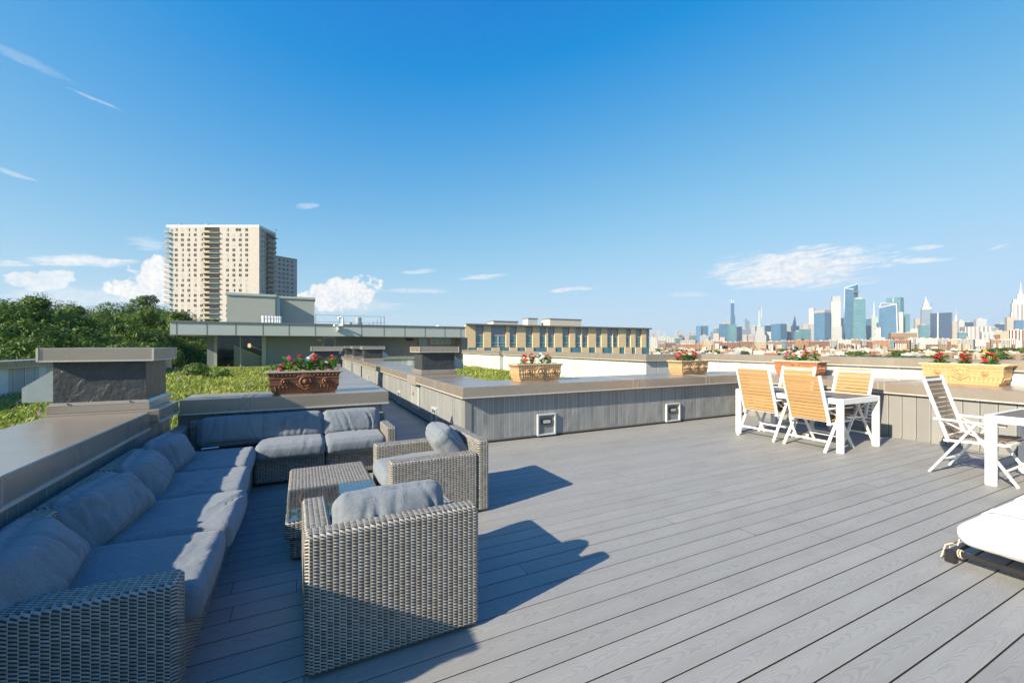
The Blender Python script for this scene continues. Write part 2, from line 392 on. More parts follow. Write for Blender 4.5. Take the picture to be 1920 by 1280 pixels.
def m_brick(name,c0,c1,mortar,sx=.23,sy=.075):
    m,t,b=new_mat(name); U,V,_=uvs(t)
    bt=t.add('ShaderNodeTexBrick'); t.put(bt.inputs['Vector'],t.xyz(U,V)); bt.inputs['Color1'].default_value=(*c0,1); bt.inputs['Color2'].default_value=(*c1,1); bt.inputs['Mortar'].default_value=(*mortar,1)
    bt.inputs['Scale'].default_value=1.; bt.inputs['Brick Width'].default_value=sx; bt.inputs['Row Height'].default_value=sy; bt.inputs['Mortar Size'].default_value=.006
    n=t.noise(t.xyz(U,V),.7,4,.6)
    t.put(b.inputs['Base Color'],t.mix(t.sm(n,.3,.8,0.,.3),bt.outputs[0],[x*.8 for x in c0])); b.inputs['Roughness'].default_value=.85; return m
M_YBRICK=m_brick('yellow_brick',(.74,.53,.30),(.81,.60,.37),(.68,.52,.34),.4,.14)
M_CBRICK=m_brick('cream_brick',(.43,.395,.365),(.49,.45,.42),(.43,.40,.375),1.,.4)
M_PANELGREY=simple('spandrel_panel',(.36,.33,.335),.5)
# ---------------------------------------------------------------- sun, sky
SUN=Vector((-1.09,-.27,.62)).normalized()
sd=bpy.data.lights.new('sun','SUN'); so=bpy.data.objects.new('sun',sd); COL.objects.link(so)
sd.energy=SUN_E; sd.angle=R(.53); sd.color=SUN_C; so.rotation_euler=SUN.to_track_quat('Z','Y').to_euler(); so.location=(-30,-8,25)
w=bpy.data.worlds.new('World'); sc.world=w; w.use_nodes=True; t=NT(w.node_tree)
bg=t.n['Background']
sky=t.add('ShaderNodeTexSky',sky_type='NISHITA'); sky.sun_disc=False; sky.sun_elevation=math.asin(SUN.z); sky.sun_rotation=math.atan2(SUN.x,SUN.y)
sky.altitude=60; sky.air_density=1.; sky.dust_density=DUST; sky.ozone_density=OZONE
g=t.add('ShaderNodeTexCoord').outputs['Generated']; X,Y,Z=t.sep(g)
# the sky's own colours, graded channel by channel the way the camera recorded them
sr,sg,sb=t.sep(sky.outputs[0]); GK=1./(SKY_S*2**EXPO)
def soft(x,a,x0,k): return t.m('MULTIPLY',t.m('SUBTRACT',1.,t.m('EXPONENT',t.m('DIVIDE',t.m('MAXIMUM',t.m('SUBTRACT',x,x0),0.),-k))),a*GK)
base=t.xyz(soft(sr,.56,.845,1.9),soft(sg,.755,.58,2.0),t.m('MULTIPLY',t.m('POWER',sb,.25),.56*GK))
DEG=180/PI
az=t.m('MULTIPLY',t.m('ARCTAN2',X,Y),DEG); el=t.m('MULTIPLY',t.m('ARCSINE',Z),DEG)
P3=t.xyz(az,el,0.)
wob=t.m('MULTIPLY',t.m('SUBTRACT',t.noise(P3,.5,3),.5),2.)
fil=t.noise(t.xyz(t.m('MULTIPLY',az,.30),t.m('ADD',t.m('MULTIPLY',el,2.9),t.m('MULTIPLY',az,-.28)),0.),1.,7,.62,1.0)
puf=t.noise(P3,.62,6,.58,.25)
puf2=t.noise(P3,2.2,5,.6)
def pix(u,v):
    q=at_d(u,v,1.)-Vector((0,0,H)); return math.degrees(math.atan2(q.x,q.y)), math.degrees(math.atan2(q.z,math.hypot(q.x,q.y)))
def patch(u0,v0,u1,v1,half,kind,op):
    "cloud bank along the line from pixel 0 to pixel 1, half = its half height in pixels"
    a0,e0=pix(u0,v0); a1,e1=pix(u1,v1); ca,ce=(a0+a1)/2,(e0+e1)/2; L=math.hypot(a1-a0,e1-e0)/2; r=math.atan2(e1-e0,a1-a0)
    hd=half/F*DEG*.75
    da=t.m('SUBTRACT',az,ca); de=t.m('SUBTRACT',el,ce)
    p=t.m('ADD',t.m('MULTIPLY',da,math.cos(r)/L),t.m('MULTIPLY',de,math.sin(r)/L))
    q=t.m('ADD',t.m('MULTIPLY',da,-math.sin(r)/hd),t.m('MULTIPLY',de,math.cos(r)/hd))
    if kind!='cumulus': q=t.m('ADD',q,t.m('MULTIPLY',wob,.5))
    e=t.m('ADD',t.m('MULTIPLY',p,p),t.m('MULTIPLY',q,q))
    mk=t.m('SUBTRACT',1.,e,clamp=True)
    if kind=='cirrus':
        d=t.sm(t.m('ADD',t.m('MULTIPLY',mk,.70),t.m('MULTIPLY',t.m('SUBTRACT',fil,.5),1.6)),.16,.72)
        d=t.m('MULTIPLY',d,t.sm(mk,0.,.35))
    elif kind=='streak':
        d=t.m('MULTIPLY',t.sm(t.m('ADD',mk,t.m('MULTIPLY',t.m('SUBTRACT',fil,.5),2.2)),.1,1.05),t.sm(mk,0.,.3))
    else:
        d=t.sm(t.m('ADD',t.m('MULTIPLY',mk,.9),t.m('MULTIPLY',t.m('SUBTRACT',puf,.5),1.9)),.34,.52)
        d=t.m('MULTIPLY',d,t.sm(mk,0.,.12))
    return t.m('MULTIPLY',d,op)
dens=None
for a in CLOUDS:
    d=patch(*a); dens=d if dens is None else t.m('ADD',t.m('MULTIPLY',dens,t.m('SUBTRACT',1.,d)),d)
shade=t.sm(t.m('ADD',puf2,t.m('MULTIPLY',puf,.6)),.45,1.05)
cc=t.mix(shade,(.62*CLV,.70*CLV,.82*CLV),(.97*CLV,.95*CLV,.93*CLV))
col=t.mix(dens,base,cc)
t.l.new(col,bg.inputs[0]); bg.inputs[1].default_value=SKY_S
sc.view_settings.view_transform='Standard'; sc.view_settings.look='None'; sc.view_settings.gamma=1.; sc.view_settings.exposure=EXPO
sc.cycles.max_bounces=8; sc.cycles.transparent_max_bounces=12; sc.cycles.volume_bounces=1
sc.cycles.use_denoising=True
# ================================================================ terrace: deck, walls, copings
random.seed(7)
ZC=.855; ZB=.705                       # coping top and bottom
PITCH=.1455
def deck():
    mb=MB()
    def boards(x0,x1,y0,y1,joints):
        n0=math.floor((y0-1.353)/PITCH); n1=math.ceil((y1-1.353)/PITCH)
        for n in range(n0,n1):
            ya=1.353+n*PITCH+.0032; yb=ya+PITCH-.0064
            ya,yb=max(ya,y0),min(yb,y1)
            if yb-ya<.02: continue
            xs=[x0]; x=x0+random.uniform(.6,5.4)
            while joints and x<x1-.6: xs.append(x); x+=random.choice((4.88,6.1))
            xs.append(x1)
            for a,b in zip(xs,xs[1:]):
                k=n+1000+random.randint(0,40)*100; dz=random.uniform(-.0006,.0006)
                A,B=a+.0015,b-.0015; c=.004
                top=[(A,ya+c,dz),(B,ya+c,dz),(B,yb-c,dz),(A,yb-c,dz)]
                mb.face(top,0,[(A,k+.03),(B,k+.03),(B,k+.97),(A,k+.97)])
                mb.face([(A,ya,dz-c),(B,ya,dz-c),(B,ya+c,dz),(A,ya+c,dz)],0,[(A,k),(B,k),(B,k+.03),(A,k+.03)])
                mb.face([(A,yb-c,dz),(B,yb-c,dz),(B,yb,dz-c),(A,yb,dz-c)],0,[(A,k+.97),(B,k+.97),(B,k+.999),(A,k+.999)])
                for y in (ya,yb): 
                    q=[(A,y,-.024),(B,y,-.024),(B,y,dz-c),(A,y,dz-c)]
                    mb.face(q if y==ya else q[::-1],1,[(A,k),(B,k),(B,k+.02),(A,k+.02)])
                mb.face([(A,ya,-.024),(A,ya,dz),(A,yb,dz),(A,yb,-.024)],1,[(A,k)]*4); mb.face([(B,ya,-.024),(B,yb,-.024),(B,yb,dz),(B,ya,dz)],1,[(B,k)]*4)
    boards(-1.25,8.4,-4.,5.84,True)
    boards(.93,2.135,5.84,27.4,False)
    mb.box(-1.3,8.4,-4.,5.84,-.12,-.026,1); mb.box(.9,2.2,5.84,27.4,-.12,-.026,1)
    tag(mb.obj('deck',[M_DECK,M_DARK]),kind='structure')
deck()
def roof_soil(name,poly,z):
    mb=MB(); mb.prism(poly,-.4,z); return tag(mb.obj(name,M_SEDUM),kind='structure')
roof_soil('roof_planting_bed',[(-6.,-4.),(-1.95,-4.),(-1.95,6.35),(.32,6.35),(.32,15.3),(.9,15.3),(.9,27.4),(-6.,27.4)],.24)
roof_soil('roof_planting_bed',[(2.85,6.68),(7.75,6.68),(7.75,24.),(2.85,24.)],.33)
def coping_run(mb,x0,x1,y0,y1,seams_x=(),seams_y=(),z=ZC,t=.15,edges='',drip=True):
    "flat metal coping; edges = the sides that carry a drip edge"
    mb.box(x0,x1,y0,y1,z-t,z,0,bev=.006)
    for e in edges:
        a={'s':(x0-.006,x1+.006,y0-.008,y0+.012),'n':(x0,x1,y1-.012,y1+.008),'w':(x0-.008,x0+.012,y0-.006,y1+.006),'e':(x1-.012,x1+.008,y0,y1)}[e]
        if drip: mb.box(*a,z-t-.012,z-t+.006,1)
    for sx in seams_x:
        for d in (0,.10):
            mb.box(sx+d,sx+d+.022,y0-.004,y1+.002,z-t-.004,z+.004,2)
        mb.box(sx+.03,sx+.092,y0-.002,y1,z-t+.004,z+.0025,0)
    for sy in seams_y:
        mb.box(x0-.004,x1+.004,sy,sy+.025,z-t-.004,z+.004,2); mb.box(x0-.004,x1+.004,sy+.085,sy+.105,z-t-.004,z+.0035,2)
CM=[M_COPING,M_DRIP,M_SEAM]
def niche(root,c,axis,w=.30,h=.30,zc=.16):
    "small square step-light recess: pale frame, dark plate, black fixture with a glass lens"
    x,y=c
    def put(mb,u0,u1,d0,d1,z0,z1,**k):
        if axis=='y': mb.box(x+u0,x+u1,y-d1,y-d0,z0,z1,**k)     # wall faces -Y
        else: mb.box(x-d1,x-d0,y+u0,y+u1,z0,z1,**k)             # wall faces -X
    mb=MB(); a=w/2; z0,z1=zc-h/2,zc+h/2
    put(mb,-a,a,.0,.035,z1-.024,z1,bev=.003); put(mb,-a,a,.0,.035,z0,z0+.024,bev=.003)
    put(mb,-a,-a+.024,.0,.034,z0+.0245,z1-.0245); put(mb,a-.024,a,.0,.034,z0+.0245,z1-.0245)
    fr=mb.obj('light_recess',M_WHITEFRAME,root)
    mb=MB(); put(mb,-a+.025,a-.025,.002,.005,z0+.025,z1-.025); mb.obj('back_plate',M_GREYPLATE,fr)
    mb=MB(); put(mb,-.09,.09,.006,.03,zc+.0,zc+.09,bev=.004); mb.obj('fixture',M_BLACK,fr)
    mb=MB(); put(mb,-.065,.065,.031,.034,zc+.02,zc+.072); mb.obj('lens',M_WINPALE,fr)
# --- left parapet beside the sofa
wl=thing('low_wall','low grey wall with a wide brown metal coping running along the left side behind the long sofa','wall',(-1.25,0,0))
mb=MB(); mb.box(-.68,-.03,-4.,5.02,-.05,ZB-.012); mb.obj('wall_face',M_PANEL,wl)
mb=MB(); coping_run(mb,-.71,-.002,-4.,4.97,seams_y=(2.72,-1.2),edges='e',z=ZC-.011); mb.obj('coping',CM,wl)
mb=MB(); mb.box(-.712,.062,4.98,5.69,ZC-.11,ZC+.004,bev=.005); mb.box(.0625,.075,4.975,5.69,ZC-.12,ZC-.104,1); mb.box(-.68,-.03,5.03,5.79,-.05,ZC-.111,2); mb.obj('corner_flashing',[M_COPING,M_DRIP,M_PANEL],wl)
# --- wall behind the sofa and along the left of the passage
wb=thing('low_wall','low wall behind the back sofa with the dark flower box standing on its brown coping','wall',(0,5.8,0))
mb=MB(); mb.box(-1.22,.95,0,.6,-.05,ZB); mb.box(.32,.951,.6,9.6,-.05,ZB); mb.obj('wall_face',M_PANEL,wb)
mb=MB(); coping_run(mb,-1.19,1.02,-.09,.58,seams_x=(-.62,),edges='s'); coping_run(mb,.29,1.0201,.5805,9.62,seams_y=(1.15,2.6,4.2,6.4),edges='')
mb.box(1.012,1.03,-.09,9.62,ZB-.012,ZB+.006,1); mb.obj('coping',CM,wb)
# --- the big planter to the right of the passage: front run and passage run
wc=thing('low_wall','low grey panelled wall in the middle with two square light recesses facing the open deck','wall',(2.13,5.83,0))
mb=MB(); mb.box(0,6.27,0,.75,.03,ZB); mb.box(0.,.68,.75,21.6,.03,ZB); 
mb.box(-.004,6.27,-.006,.0,.03,.05,1); mb.obj('wall_face',[M_PANEL,M_TRIMGREY],wc)
mb=MB(); mb.box(-.01,.09,-.012,.10,.03,ZB-.002); mb.obj('corner_trim',simple('corner_panel',(.21,.215,.215),.4),wc)
mb=MB(); coping_run(mb,-.08,6.28,-.11,.86,seams_x=(3.08,4.92),edges='sw'); coping_run(mb,-.0801,.74,.8605,21.6,seams_y=(1.25,5.25,7.9,10.3,13.,16.),edges='w'); mb.obj('coping',CM,wc)
mb=MB(); mb.box(0,6.27,-.003,.7,-.03,.029); mb.box(0,.5,.7,21.6,-.03,.029); mb.obj('plinth',M_DARK,wc)
niche(wc,(1.36,-.006),'y',.34,.34,.2); niche(wc,(4.13,-.006),'y',.36,.34,.2)
for y in (1.55,4.6): niche(wc,(0,y),'x',.28,.30,.2)
def hatch(y,mat):
    mb=MB(); mb.box(-.03,.0,y-.30,y+.30,.16,.69,bev=.004); f=mb.obj('access_frame',M_WHITEFRAME,wc)
    mb=MB(); mb.box(-.034,-.031,y-.24,y+.24,.2,.66); mb.obj('access_door',mat,f)
    mb=MB(); mb.box(-.046,-.035,y+.1,y+.13,.42,.47); mb.obj('latch',M_BLACK,f)
hatch(2.95,M_WINPALE)
for y,m in ((11.7,M_DARK),(15.2,M_DARK),(18.9,M_WINPALE)): hatch(y,m)
mb=MB(); mb.box(-.105,.02,2.6,3.35,ZC-.2,ZC-.03,bev=.004); mb.obj('spout_flashing',M_SEAM,wc)
for y in (7.4,9.9): 
    mb=MB(); mb.box(-.05,0,y-.03,y+.03,.33,.39,bev=.004); mb.tube([(-.03,y,.33),(-.03,y,.26)],.012); mb.obj('hose_tap',M_WHITEFRAME,wc)
# --- right-hand wall
wr=thing('low_wall','low pale grey wall along the right edge of the deck with the ochre flower box on its coping','wall',(8.4,0,0))
mb=MB(); mb.box(0,.75,-4.,5.82,.0,ZB); mb.obj('wall_face',M_PANELR,wr)
mb=MB(); coping_run(mb,-.055,1.22,-4.,6.7,seams_y=(3.42,1.0,-1.6),edges='w'); mb.obj('coping',CM,wr)
mb=MB(); mb.box(-.012,.0,-4.,5.80,.001,.03); mb.obj('base_trim',M_PANELR,wr)
# --- outer parapets
def parapet(label,poly_boxes,cop,mat,edges,patches=(),pm=None,zt=1.23):
    o=thing('parapet_wall',label,'wall')
    mb=MB()
    for b in poly_boxes: mb.box(*b)
    mb.obj('wall_face',mat,o)
    mb=MB()
    for c in cop: coping_run(mb,*c,z=zt,t=.155,edges=edges)
    mb.obj('coping',CM,o)
    if patches:
        mb=MB()
        for b in patches: mb.box(*b)
        mb.obj('patch',pm,o)
    return o
M_PATCH=simple('white_sealant_patch',(.55,.58,.58),.7)
parapet('outer parapet with white inner panels and brown coping on the far right below the skyline',[(9.66,9.95,-4.,8.0,.2,1.075),(7.71,9.66,8.005,8.3,.2,1.075)],[(9.6,10.06,-4.,7.94),(7.64,10.06,7.941,8.36)],M_WHITEWALL,'ws',
   [(9.652,9.66,y,y+w,.86,1.07) for y,w in ((2.9,.35),(5.3,.2),(6.9,.3))],M_PATCH)
parapet('outer parapet with white panels stretching away behind the tan flower boxes',[(7.71,7.99,8.301,16.4,.2,1.075),(7.55,7.83,16.401,21.,.2,1.075)],[(7.641,8.1,8.361,16.35),(7.48,7.95,16.351,21.)],M_WHITEWALL,'w')
parapet('weathered outer parapet on the left in front of the trees',[(-6.3,-6.,-4.,27.3,.0,.955)],[(-6.45,-5.92,-4.,27.3)],M_GREYWALL,'e',
   [(-6.,-5.993,y,y+.34,.3,.95) for y in (4.2,6.9,8.4,9.9,11.7,13.4,15.,17.,19.,21.,23.5,25.6)],M_PATCH,zt=1.10)
o=thing('parapet_wall','short grey parapet crossing the roof in front of the penthouse windows','wall')
mb=MB(); mb.box(2.86,7.54,23.9,24.1,.0,.74); mb.obj('wall_face',M_GREYWALL,o)
mb=MB(); coping_run(mb,2.86,7.54,23.85,24.15,z=.86,t=.12,edges='s',seams_x=(5.1,)); mb.obj('coping',CM,o)
mb=MB(); [mb.box(x,x+.3,23.893,23.9,.3,.73) for x in (3.6,5.3,6.6)]; mb.obj('patch',M_PATCH,o)
# --- vent chimneys
def chimney(label,x0,y0,w=.70,d=.72,hood=None):
    o=thing('vent_chimney',label,'chimney',(x0+w/2,y0+d/2,ZC),group='boxy vent chimneys on the low walls'); a,b=w/2,d/2
    mb=MB(); mb.box(-a,a,-b,b,.004,.07,bev=.004)
    e=.022
    rows=[[(-a,-b,.07),(a,-b,.07),(a,b,.07),(-a,b,.07)],[(-a+e,-b+e,.095),(a-e,-b+e,.095),(a-e,b-e,.095),(-a+e,b-e,.095)]]
    mb.grid(rows,close_u=True); mb.face(rows[1]); 
    for q in (-.6,.6): mb.tube([(q*a,-b+.012,.084),(q*a,-b-.004,.088)],.006,6,1)
    mb.obj('base_flashing',[M_COPING,M_BLACK],o)
    mb=MB(); g=.035; n=18
    for (p,q) in (((-a+g,-b+g),(a-g,-b+g)),((a-g,-b+g),(a-g,b-g)),((a-g,b-g),(-a+g,b-g)),((-a+g,b-g),(-a+g,-b+g))):
        nx,ny=(q[1]-p[1]),-(q[0]-p[0]); L=math.hypot(nx,ny); nx/=L; ny/=L
        rows=[]
        for k in range(9):
            z=.09+.372*k/8; row=[]
            for j in range(n+1):
                f=j/n; x=p[0]+(q[0]-p[0])*f; y=p[1]+(q[1]-p[1])*f; e=.005*noise.noise(Vector((x*9+x0*5,y*9+y0*3,z*14)))*min(1,6*f,6*(1-f))
                row.append((x+nx*e,y+ny*e,z))
            rows.append(row)
        mb.grid(rows)
    mb.obj('body',M_MEMB,o,smooth=True)
    mb=MB(); c=.035; mb.box(-a-c,a+c,-b-c,b+c,.462,.575,bev=.005)
    for s in (-1,1): mb.box(-a-c-.006,a+c+.006,s*(b+c)-.006,s*(b+c)+.006,.455,.467,1); mb.box(s*(a+c)-.006,s*(a+c)+.006,-b-c,b+c,.455,.467,1)
    for sx in (-1,1):
        for sy in (-1,1): mb.box(sx*(a+c)-.007,sx*(a+c)+.007,sy*(b+c)-.007,sy*(b+c)+.007,.46,.574,1)
    mb.obj('cap',[M_COPING,M_DRIP],o)
    if hood:
        s=-1 if hood=='w' else 1; x1=s*(a-g); y0_,y1_=-b+.10,b-.10
        prof=[(x1,.40),(x1+s*.22,.23),(x1+s*.22,.105),(x1,.105)]
        mb=MB()
        for y in (y0_,y1_):
            mb.face([(p[0],y,p[1]) for p in prof]); mb.face([(p[0],y+.003,p[1]) for p in prof][::-1])
        for i in (0,1): mb.face([(prof[i][0],y0_,prof[i][1]),(prof[i+1][0],y0_,prof[i+1][1]),(prof[i+1][0],y1_,prof[i+1][1]),(prof[i][0],y1_,prof[i][1])])
        mb.obj('vent_hood',M_GALV,o)
    return o
chimney('large nearest vent chimney on the left wall with a metal hood on its left',-1.97,5.03,hood='w')
chimney('vent chimney in the middle of the photo with a hood on its right',2.17,8.55,.76,.75,hood='e')
chimney('nearest of the three distant vent chimneys lined up on the passage wall',2.17,17.5,.76,.75,hood='e')
chimney('middle of the three distant vent chimneys lined up on the passage wall',2.17,21.2,.76,.75)
chimney('farthest of the three distant vent chimneys lined up on the passage wall',2.17,25.2,.76,.75)
chimney('vent chimney standing behind the dark flower box at the end of the left passage wall',.26,12.55,.7,.72,hood='w')
# ================================================================ planting on the roof
def blades(name,label,regions,seed,z,n,hmin,hmax,purple):
    rnd=random.Random(seed); mb=MB()
    for (x0,x1,y0,y1,wt) in regions:
        for _ in range(int(n*wt)):
            f=rnd.random()**1.7; y=y0+(y1-y0)*f; x=rnd.uniform(x0,x1)
            cl=noise.noise(Vector((x*1.1,y*1.1,seed)))
            if cl<-.42: continue
            k=rnd.choice((3,4,5)); big=1+f*1.2
            for _ in range(k):
                a=rnd.uniform(0,2*PI); h=rnd.uniform(hmin,hmax)*(1+.5*cl); w=rnd.uniform(.006,.013)*big; l=rnd.uniform(.2,.8)*h
                px,py=x+rnd.uniform(-.06,.06)*big,y+rnd.uniform(-.06,.06)*big; dx,dy=math.cos(a),math.sin(a); nx,ny=-dy*w,dx*w
                m=1 if rnd.random()<(.06+.5*max(0,noise.noise(Vector((x*.7+9,y*.7,2))))) else 0
                mb.face([(px-nx,py-ny,z),(px+nx,py+ny,z),(px+dx*l*.45+nx*.8,py+dy*l*.45+ny*.8,z+h*.65),(px+dx*l*.45-nx*.8,py+dy*l*.45-ny*.8,z+h*.65)],m)
                mb.face([(px+dx*l*.45-nx*.8,py+dy*l*.45-ny*.8,z+h*.65),(px+dx*l*.45+nx*.8,py+dy*l*.45+ny*.8,z+h*.65),(px+dx*l,py+dy*l,z+h*(.95-.2*rnd.random()))],m)
            if rnd.random()<purple:
                h=rnd.uniform(.7,1.25)*hmax; r=.011*(big**.5)
                for q in range(3):
                    a=rnd.uniform(0,6.28); px,py,pz=x+rnd.uniform(-.03,.03)*big,y+rnd.uniform(-.03,.03)*big,z+h+rnd.uniform(-.03,.03)
                    mb.face([(px+r*math.cos(a+j*1.57),py+r*math.sin(a+j*1.57)*.8,pz+r*.7*math.sin(j*1.57+a)) for j in range(4)],2)
    o=mb.obj(name,[M_GRASS,M_STRAW,M_PURPLE],smooth=False); tag(o,label,'grass',kind='stuff')
blades('roof_grass','green and straw coloured meadow growing on the left roof beside the sofa wall',[(-5.9,-1.97,3.0,9.,.8),(-5.9,.28,6.4,26.,1.35)],3,.24,10500,.10,.22,.004)
blades('roof_grass','bright meadow on the right roof in front of the white parapet',[(2.95,7.6,6.75,21.,1.)],5,.33,8500,.10,.19,.004)
def leaf_blob(mb,c,r,n,size,rnd,mi=0,flat=1.):
    for _ in range(n):
        while True:
            p=Vector((rnd.uniform(-1,1),rnd.uniform(-1,1),rnd.uniform(-1,1)))
            if .5<p.length<1.: break
        d=p.normalized(); q=Vector(c)+Vector((p.x*r[0],p.y*r[1],p.z*r[2]))
        nrm=(d+Vector((rnd.gauss(0,.38),rnd.gauss(0,.38),rnd.gauss(.2,.35)))).normalized()
        a=nrm.orthogonal().normalized(); b=nrm.cross(a); th=rnd.uniform(0,6.28); a,b=a*math.cos(th)+b*math.sin(th),b*math.cos(th)-a*math.sin(th)
        s=size*rnd.uniform(.6,1.3); dr=nrm*(s*.25)
        mb.face([q-a*s,q-b*s*.42-dr*.2,q+a*s-dr,q+b*s*.42-dr*.2],mi)
rnd=random.Random(2)
sh=thing('shrub','small round green shrub at the foot of the penthouse window','shrub',(-3.45,19.,.24))
mb=MB(); leaf_blob(mb,(0,0,.30),(.48,.42,.30),900,.05,rnd); mb.obj('foliage',M_LEAF[1],sh)
mb=MB(); [mb.tube([(0,0,0),(.25*math.cos(a),.25*math.sin(a),.4)],.012,5) for a in (0,1.2,2.5,3.7,5)]; mb.obj('stem',M_BARK,sh)
for i,(x,y,s) in enumerate(((-2.6,17.8,.5),(-1.0,20.5,.45))):
    sh=thing('shrub',('low leafy plant rising above the left roof meadow','low dark clump in the meadow near the penthouse wall')[i],'shrub',(x,y,.24))
    mb=MB(); leaf_blob(mb,(0,0,.2),(s,s*.8,.22),260,.07,rnd); mb.obj('foliage',M_LEAF[i],sh)
# ================================================================ flower boxes
def trough_mesh(L,Wd,h):
    "cove-rimmed tapered trough with fluted bands; returns body builder, rim builder, relief builder"
    prof=[(.80,0),(.80,.02),(.845,.03),(.885,.10),(.90,.105),(.905,.12),(.90,.125),(.90,.185),(.912,.19),(.912,.203),(.90,.208),(.915,.235),(.95,.258),(.985,.27)]
    mb=MB(); n=28
    def ring(s,z,fl=0.):
        a,b=L/2*s,Wd/2*(s if s>.9 else s-.02); pts=[]
        segs=[((-a,-b),(a,-b),72),((a,-b),(a,b),26),((a,b),(-a,b),72),((-a,b),(-a,-b),26)]
        for p,q,k in segs:
            nx,ny=(q[1]-p[1]),-(q[0]-p[0]); l=math.hypot(nx,ny); nx/=l; ny/=l
            for j in range(k):
                f=j/k; e=fl*max(0,math.sin(f*k/4*2*PI))*(1 if .04<f<.96 else 0)
                pts.append((p[0]+(q[0]-p[0])*f+nx*e,p[1]+(q[1]-p[1])*f+ny*e,z))
        return pts
    rows=[]
    for s,z in prof:
        z*=h/.28
        fl=.016 if (.03<z*.28/h<.101) else (.009 if .209<z*.28/h<.25 else 0)
        rows.append(ring(s,z,fl))
        if fl and z*.28/h<.1: rows.append(ring(s+.018,z+.03,fl)); 
    rows.sort(key=lambda r:r[0][2])
    mb.grid(rows,close_u=True); mb.face(rows[0][::-1])
    return mb
def flower_box(label,kind,loc,rz,L=.88,Wd=.36,h=.285):
    o=thing('flower_box',label,'planter',loc,rz,'relief moulded flower boxes on the walls')
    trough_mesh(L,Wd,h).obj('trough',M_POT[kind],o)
    mb=MB(); a,b=L/2,Wd/2; t=.035
    for bx in ((-a,a,-b,-b+t),(-a,a,b-t,b),(-a,-a+t,-b+t,b-t),(a-t,a,-b+t,b-t)): mb.box(*bx,h-.018,h+.004,bev=.006)
    mb.obj('rim',M_RIM[kind],o)
    mb=MB(); mb.box(-a+t,a-t,-b+t,b-t,h-.05,h-.025); mb.obj('soil',M_SOIL,o)
    for s in (-1,1):                                                # medallions, front and back
        y=s*(Wd/2*.885)
        for x,r in ((0,.062),(-.235*L/.88,.034),(.235*L/.88,.034)):
            mb=MB(); z=.155*h/.28
            prof=[(r*1.18,.0),(r*1.18,.014),(r*.95,.024),(r*.82,.012),(r*.6,.012),(r*.45,.026),(r*.2,.034),(r*.16,.046),(0,.052)]
            rows=[]
            for rr,hh in prof:
                rows.append([(x+rr*math.cos(2*PI*k/18),y+s*hh,z+rr*math.sin(2*PI*k/18)*s) for k in range(18)])
            mb.grid(rows,close_u=True,flip=True)
            if r>.05:
                for q in (-1,1): mb.bar((x+q*.095,y+s*.008,z-.035),(x,y+s*.012,z-.10),.016,.02); mb.bar((x+q*.095,y+s*.008,z+.05),(x,y+s*.012,z+.085),.016,.02)
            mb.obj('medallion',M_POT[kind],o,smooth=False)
    return o
def zinnia(mb_leaf,mb_flow,h,rnd,wide=.08,leaves=26,cols=(0,),nfl=1,leafsize=.035):
    for _ in range(leaves):
        a=rnd.uniform(0,6.28); z=rnd.uniform(.02,h*.85); l=leafsize*rnd.uniform(.7,1.4); r0=rnd.uniform(0,wide*.6)
        d=Vector((math.cos(a),math.sin(a),rnd.uniform(-.1,.7))).normalized(); sd=Vector((-math.sin(a),math.cos(a),0))
        p=Vector((math.cos(a)*r0,math.sin(a)*r0,z)); q=p+d*l*1.6; m=p+d*l*.8+Vector((0,0,.01))
        mb_leaf.face([p,m-sd*l*.33,q,m+sd*l*.33],0)
    for k in range(nfl):
        a=rnd.uniform(0,6.28); r=rnd.uniform(0,wide*(.4 if k==0 else 1.)); z=h if k==0 else h*rnd.uniform(.45,.95)
        c=Vector((r*math.cos(a),r*math.sin(a),z)); mb_leaf.tube([(c.x*.3,c.y*.3,0),tuple(c)],.004,5,0,False)
        R_=rnd.uniform(.032,.045); mi=rnd.choice(cols); tilt=Vector((rnd.uniform(-.5,.2),rnd.uniform(-.7,-.1),1)).normalized(); u=tilt.orthogonal().normalized(); v=tilt.cross(u)
        for lay,(rr,hh,n) in enumerate(((1.,.0,11),(.72,.008,9),(.4,.014,7))):
            for j in range(n):
                t0=2*PI*(j+.5*lay)/n; dd=u*math.cos(t0)+v*math.sin(t0); ss=tilt.cross(dd); w=R_*rr*.33
                p=c+tilt*hh; mb_flow.face([p,p+dd*R_*rr*.6-ss*w+tilt*.004,p+dd*R_*rr-tilt*.002,p+dd*R_*rr*.6+ss*w+tilt*.004],mi)
PKEYS=['red','pink','white','magenta','yellow','orange']; PMATS=[PET[k] for k in PKEYS]
def plant(label,loc,h,cols,seed,nfl=3,wide=.08,leaves=40,leafsize=.035):
    rnd=random.Random(seed); a,b=MB(),MB()
    zinnia(a,b,h,rnd,wide,leaves,[PKEYS.index(c) for c in cols],nfl,leafsize)
    o=thing('flowering_plant',label,'flower',loc,0,'annual flowers planted in the boxes')
    a.obj('leaves',M_PLANTLEAF,o); b.obj('blossoms',PMATS,o)
ZP=ZC+.255
b6_=None
def plants(box,defs,rz):
    for i,(s,h,cols,nfl,wide,label) in enumerate(defs):
        x=box.location.x+s*math.cos(rz); y=box.location.y+s*math.sin(rz)
        plant(label,(x,y,ZP),h+(.035 if box is not b6_ else 0),cols,sum(map(ord,label)),nfl,wide,int(26+wide*480),.042)
b1=flower_box('dark brown flower box behind the back sofa','dark',(.035,6.02,ZC+.002),0.02,.86,.36,.275)
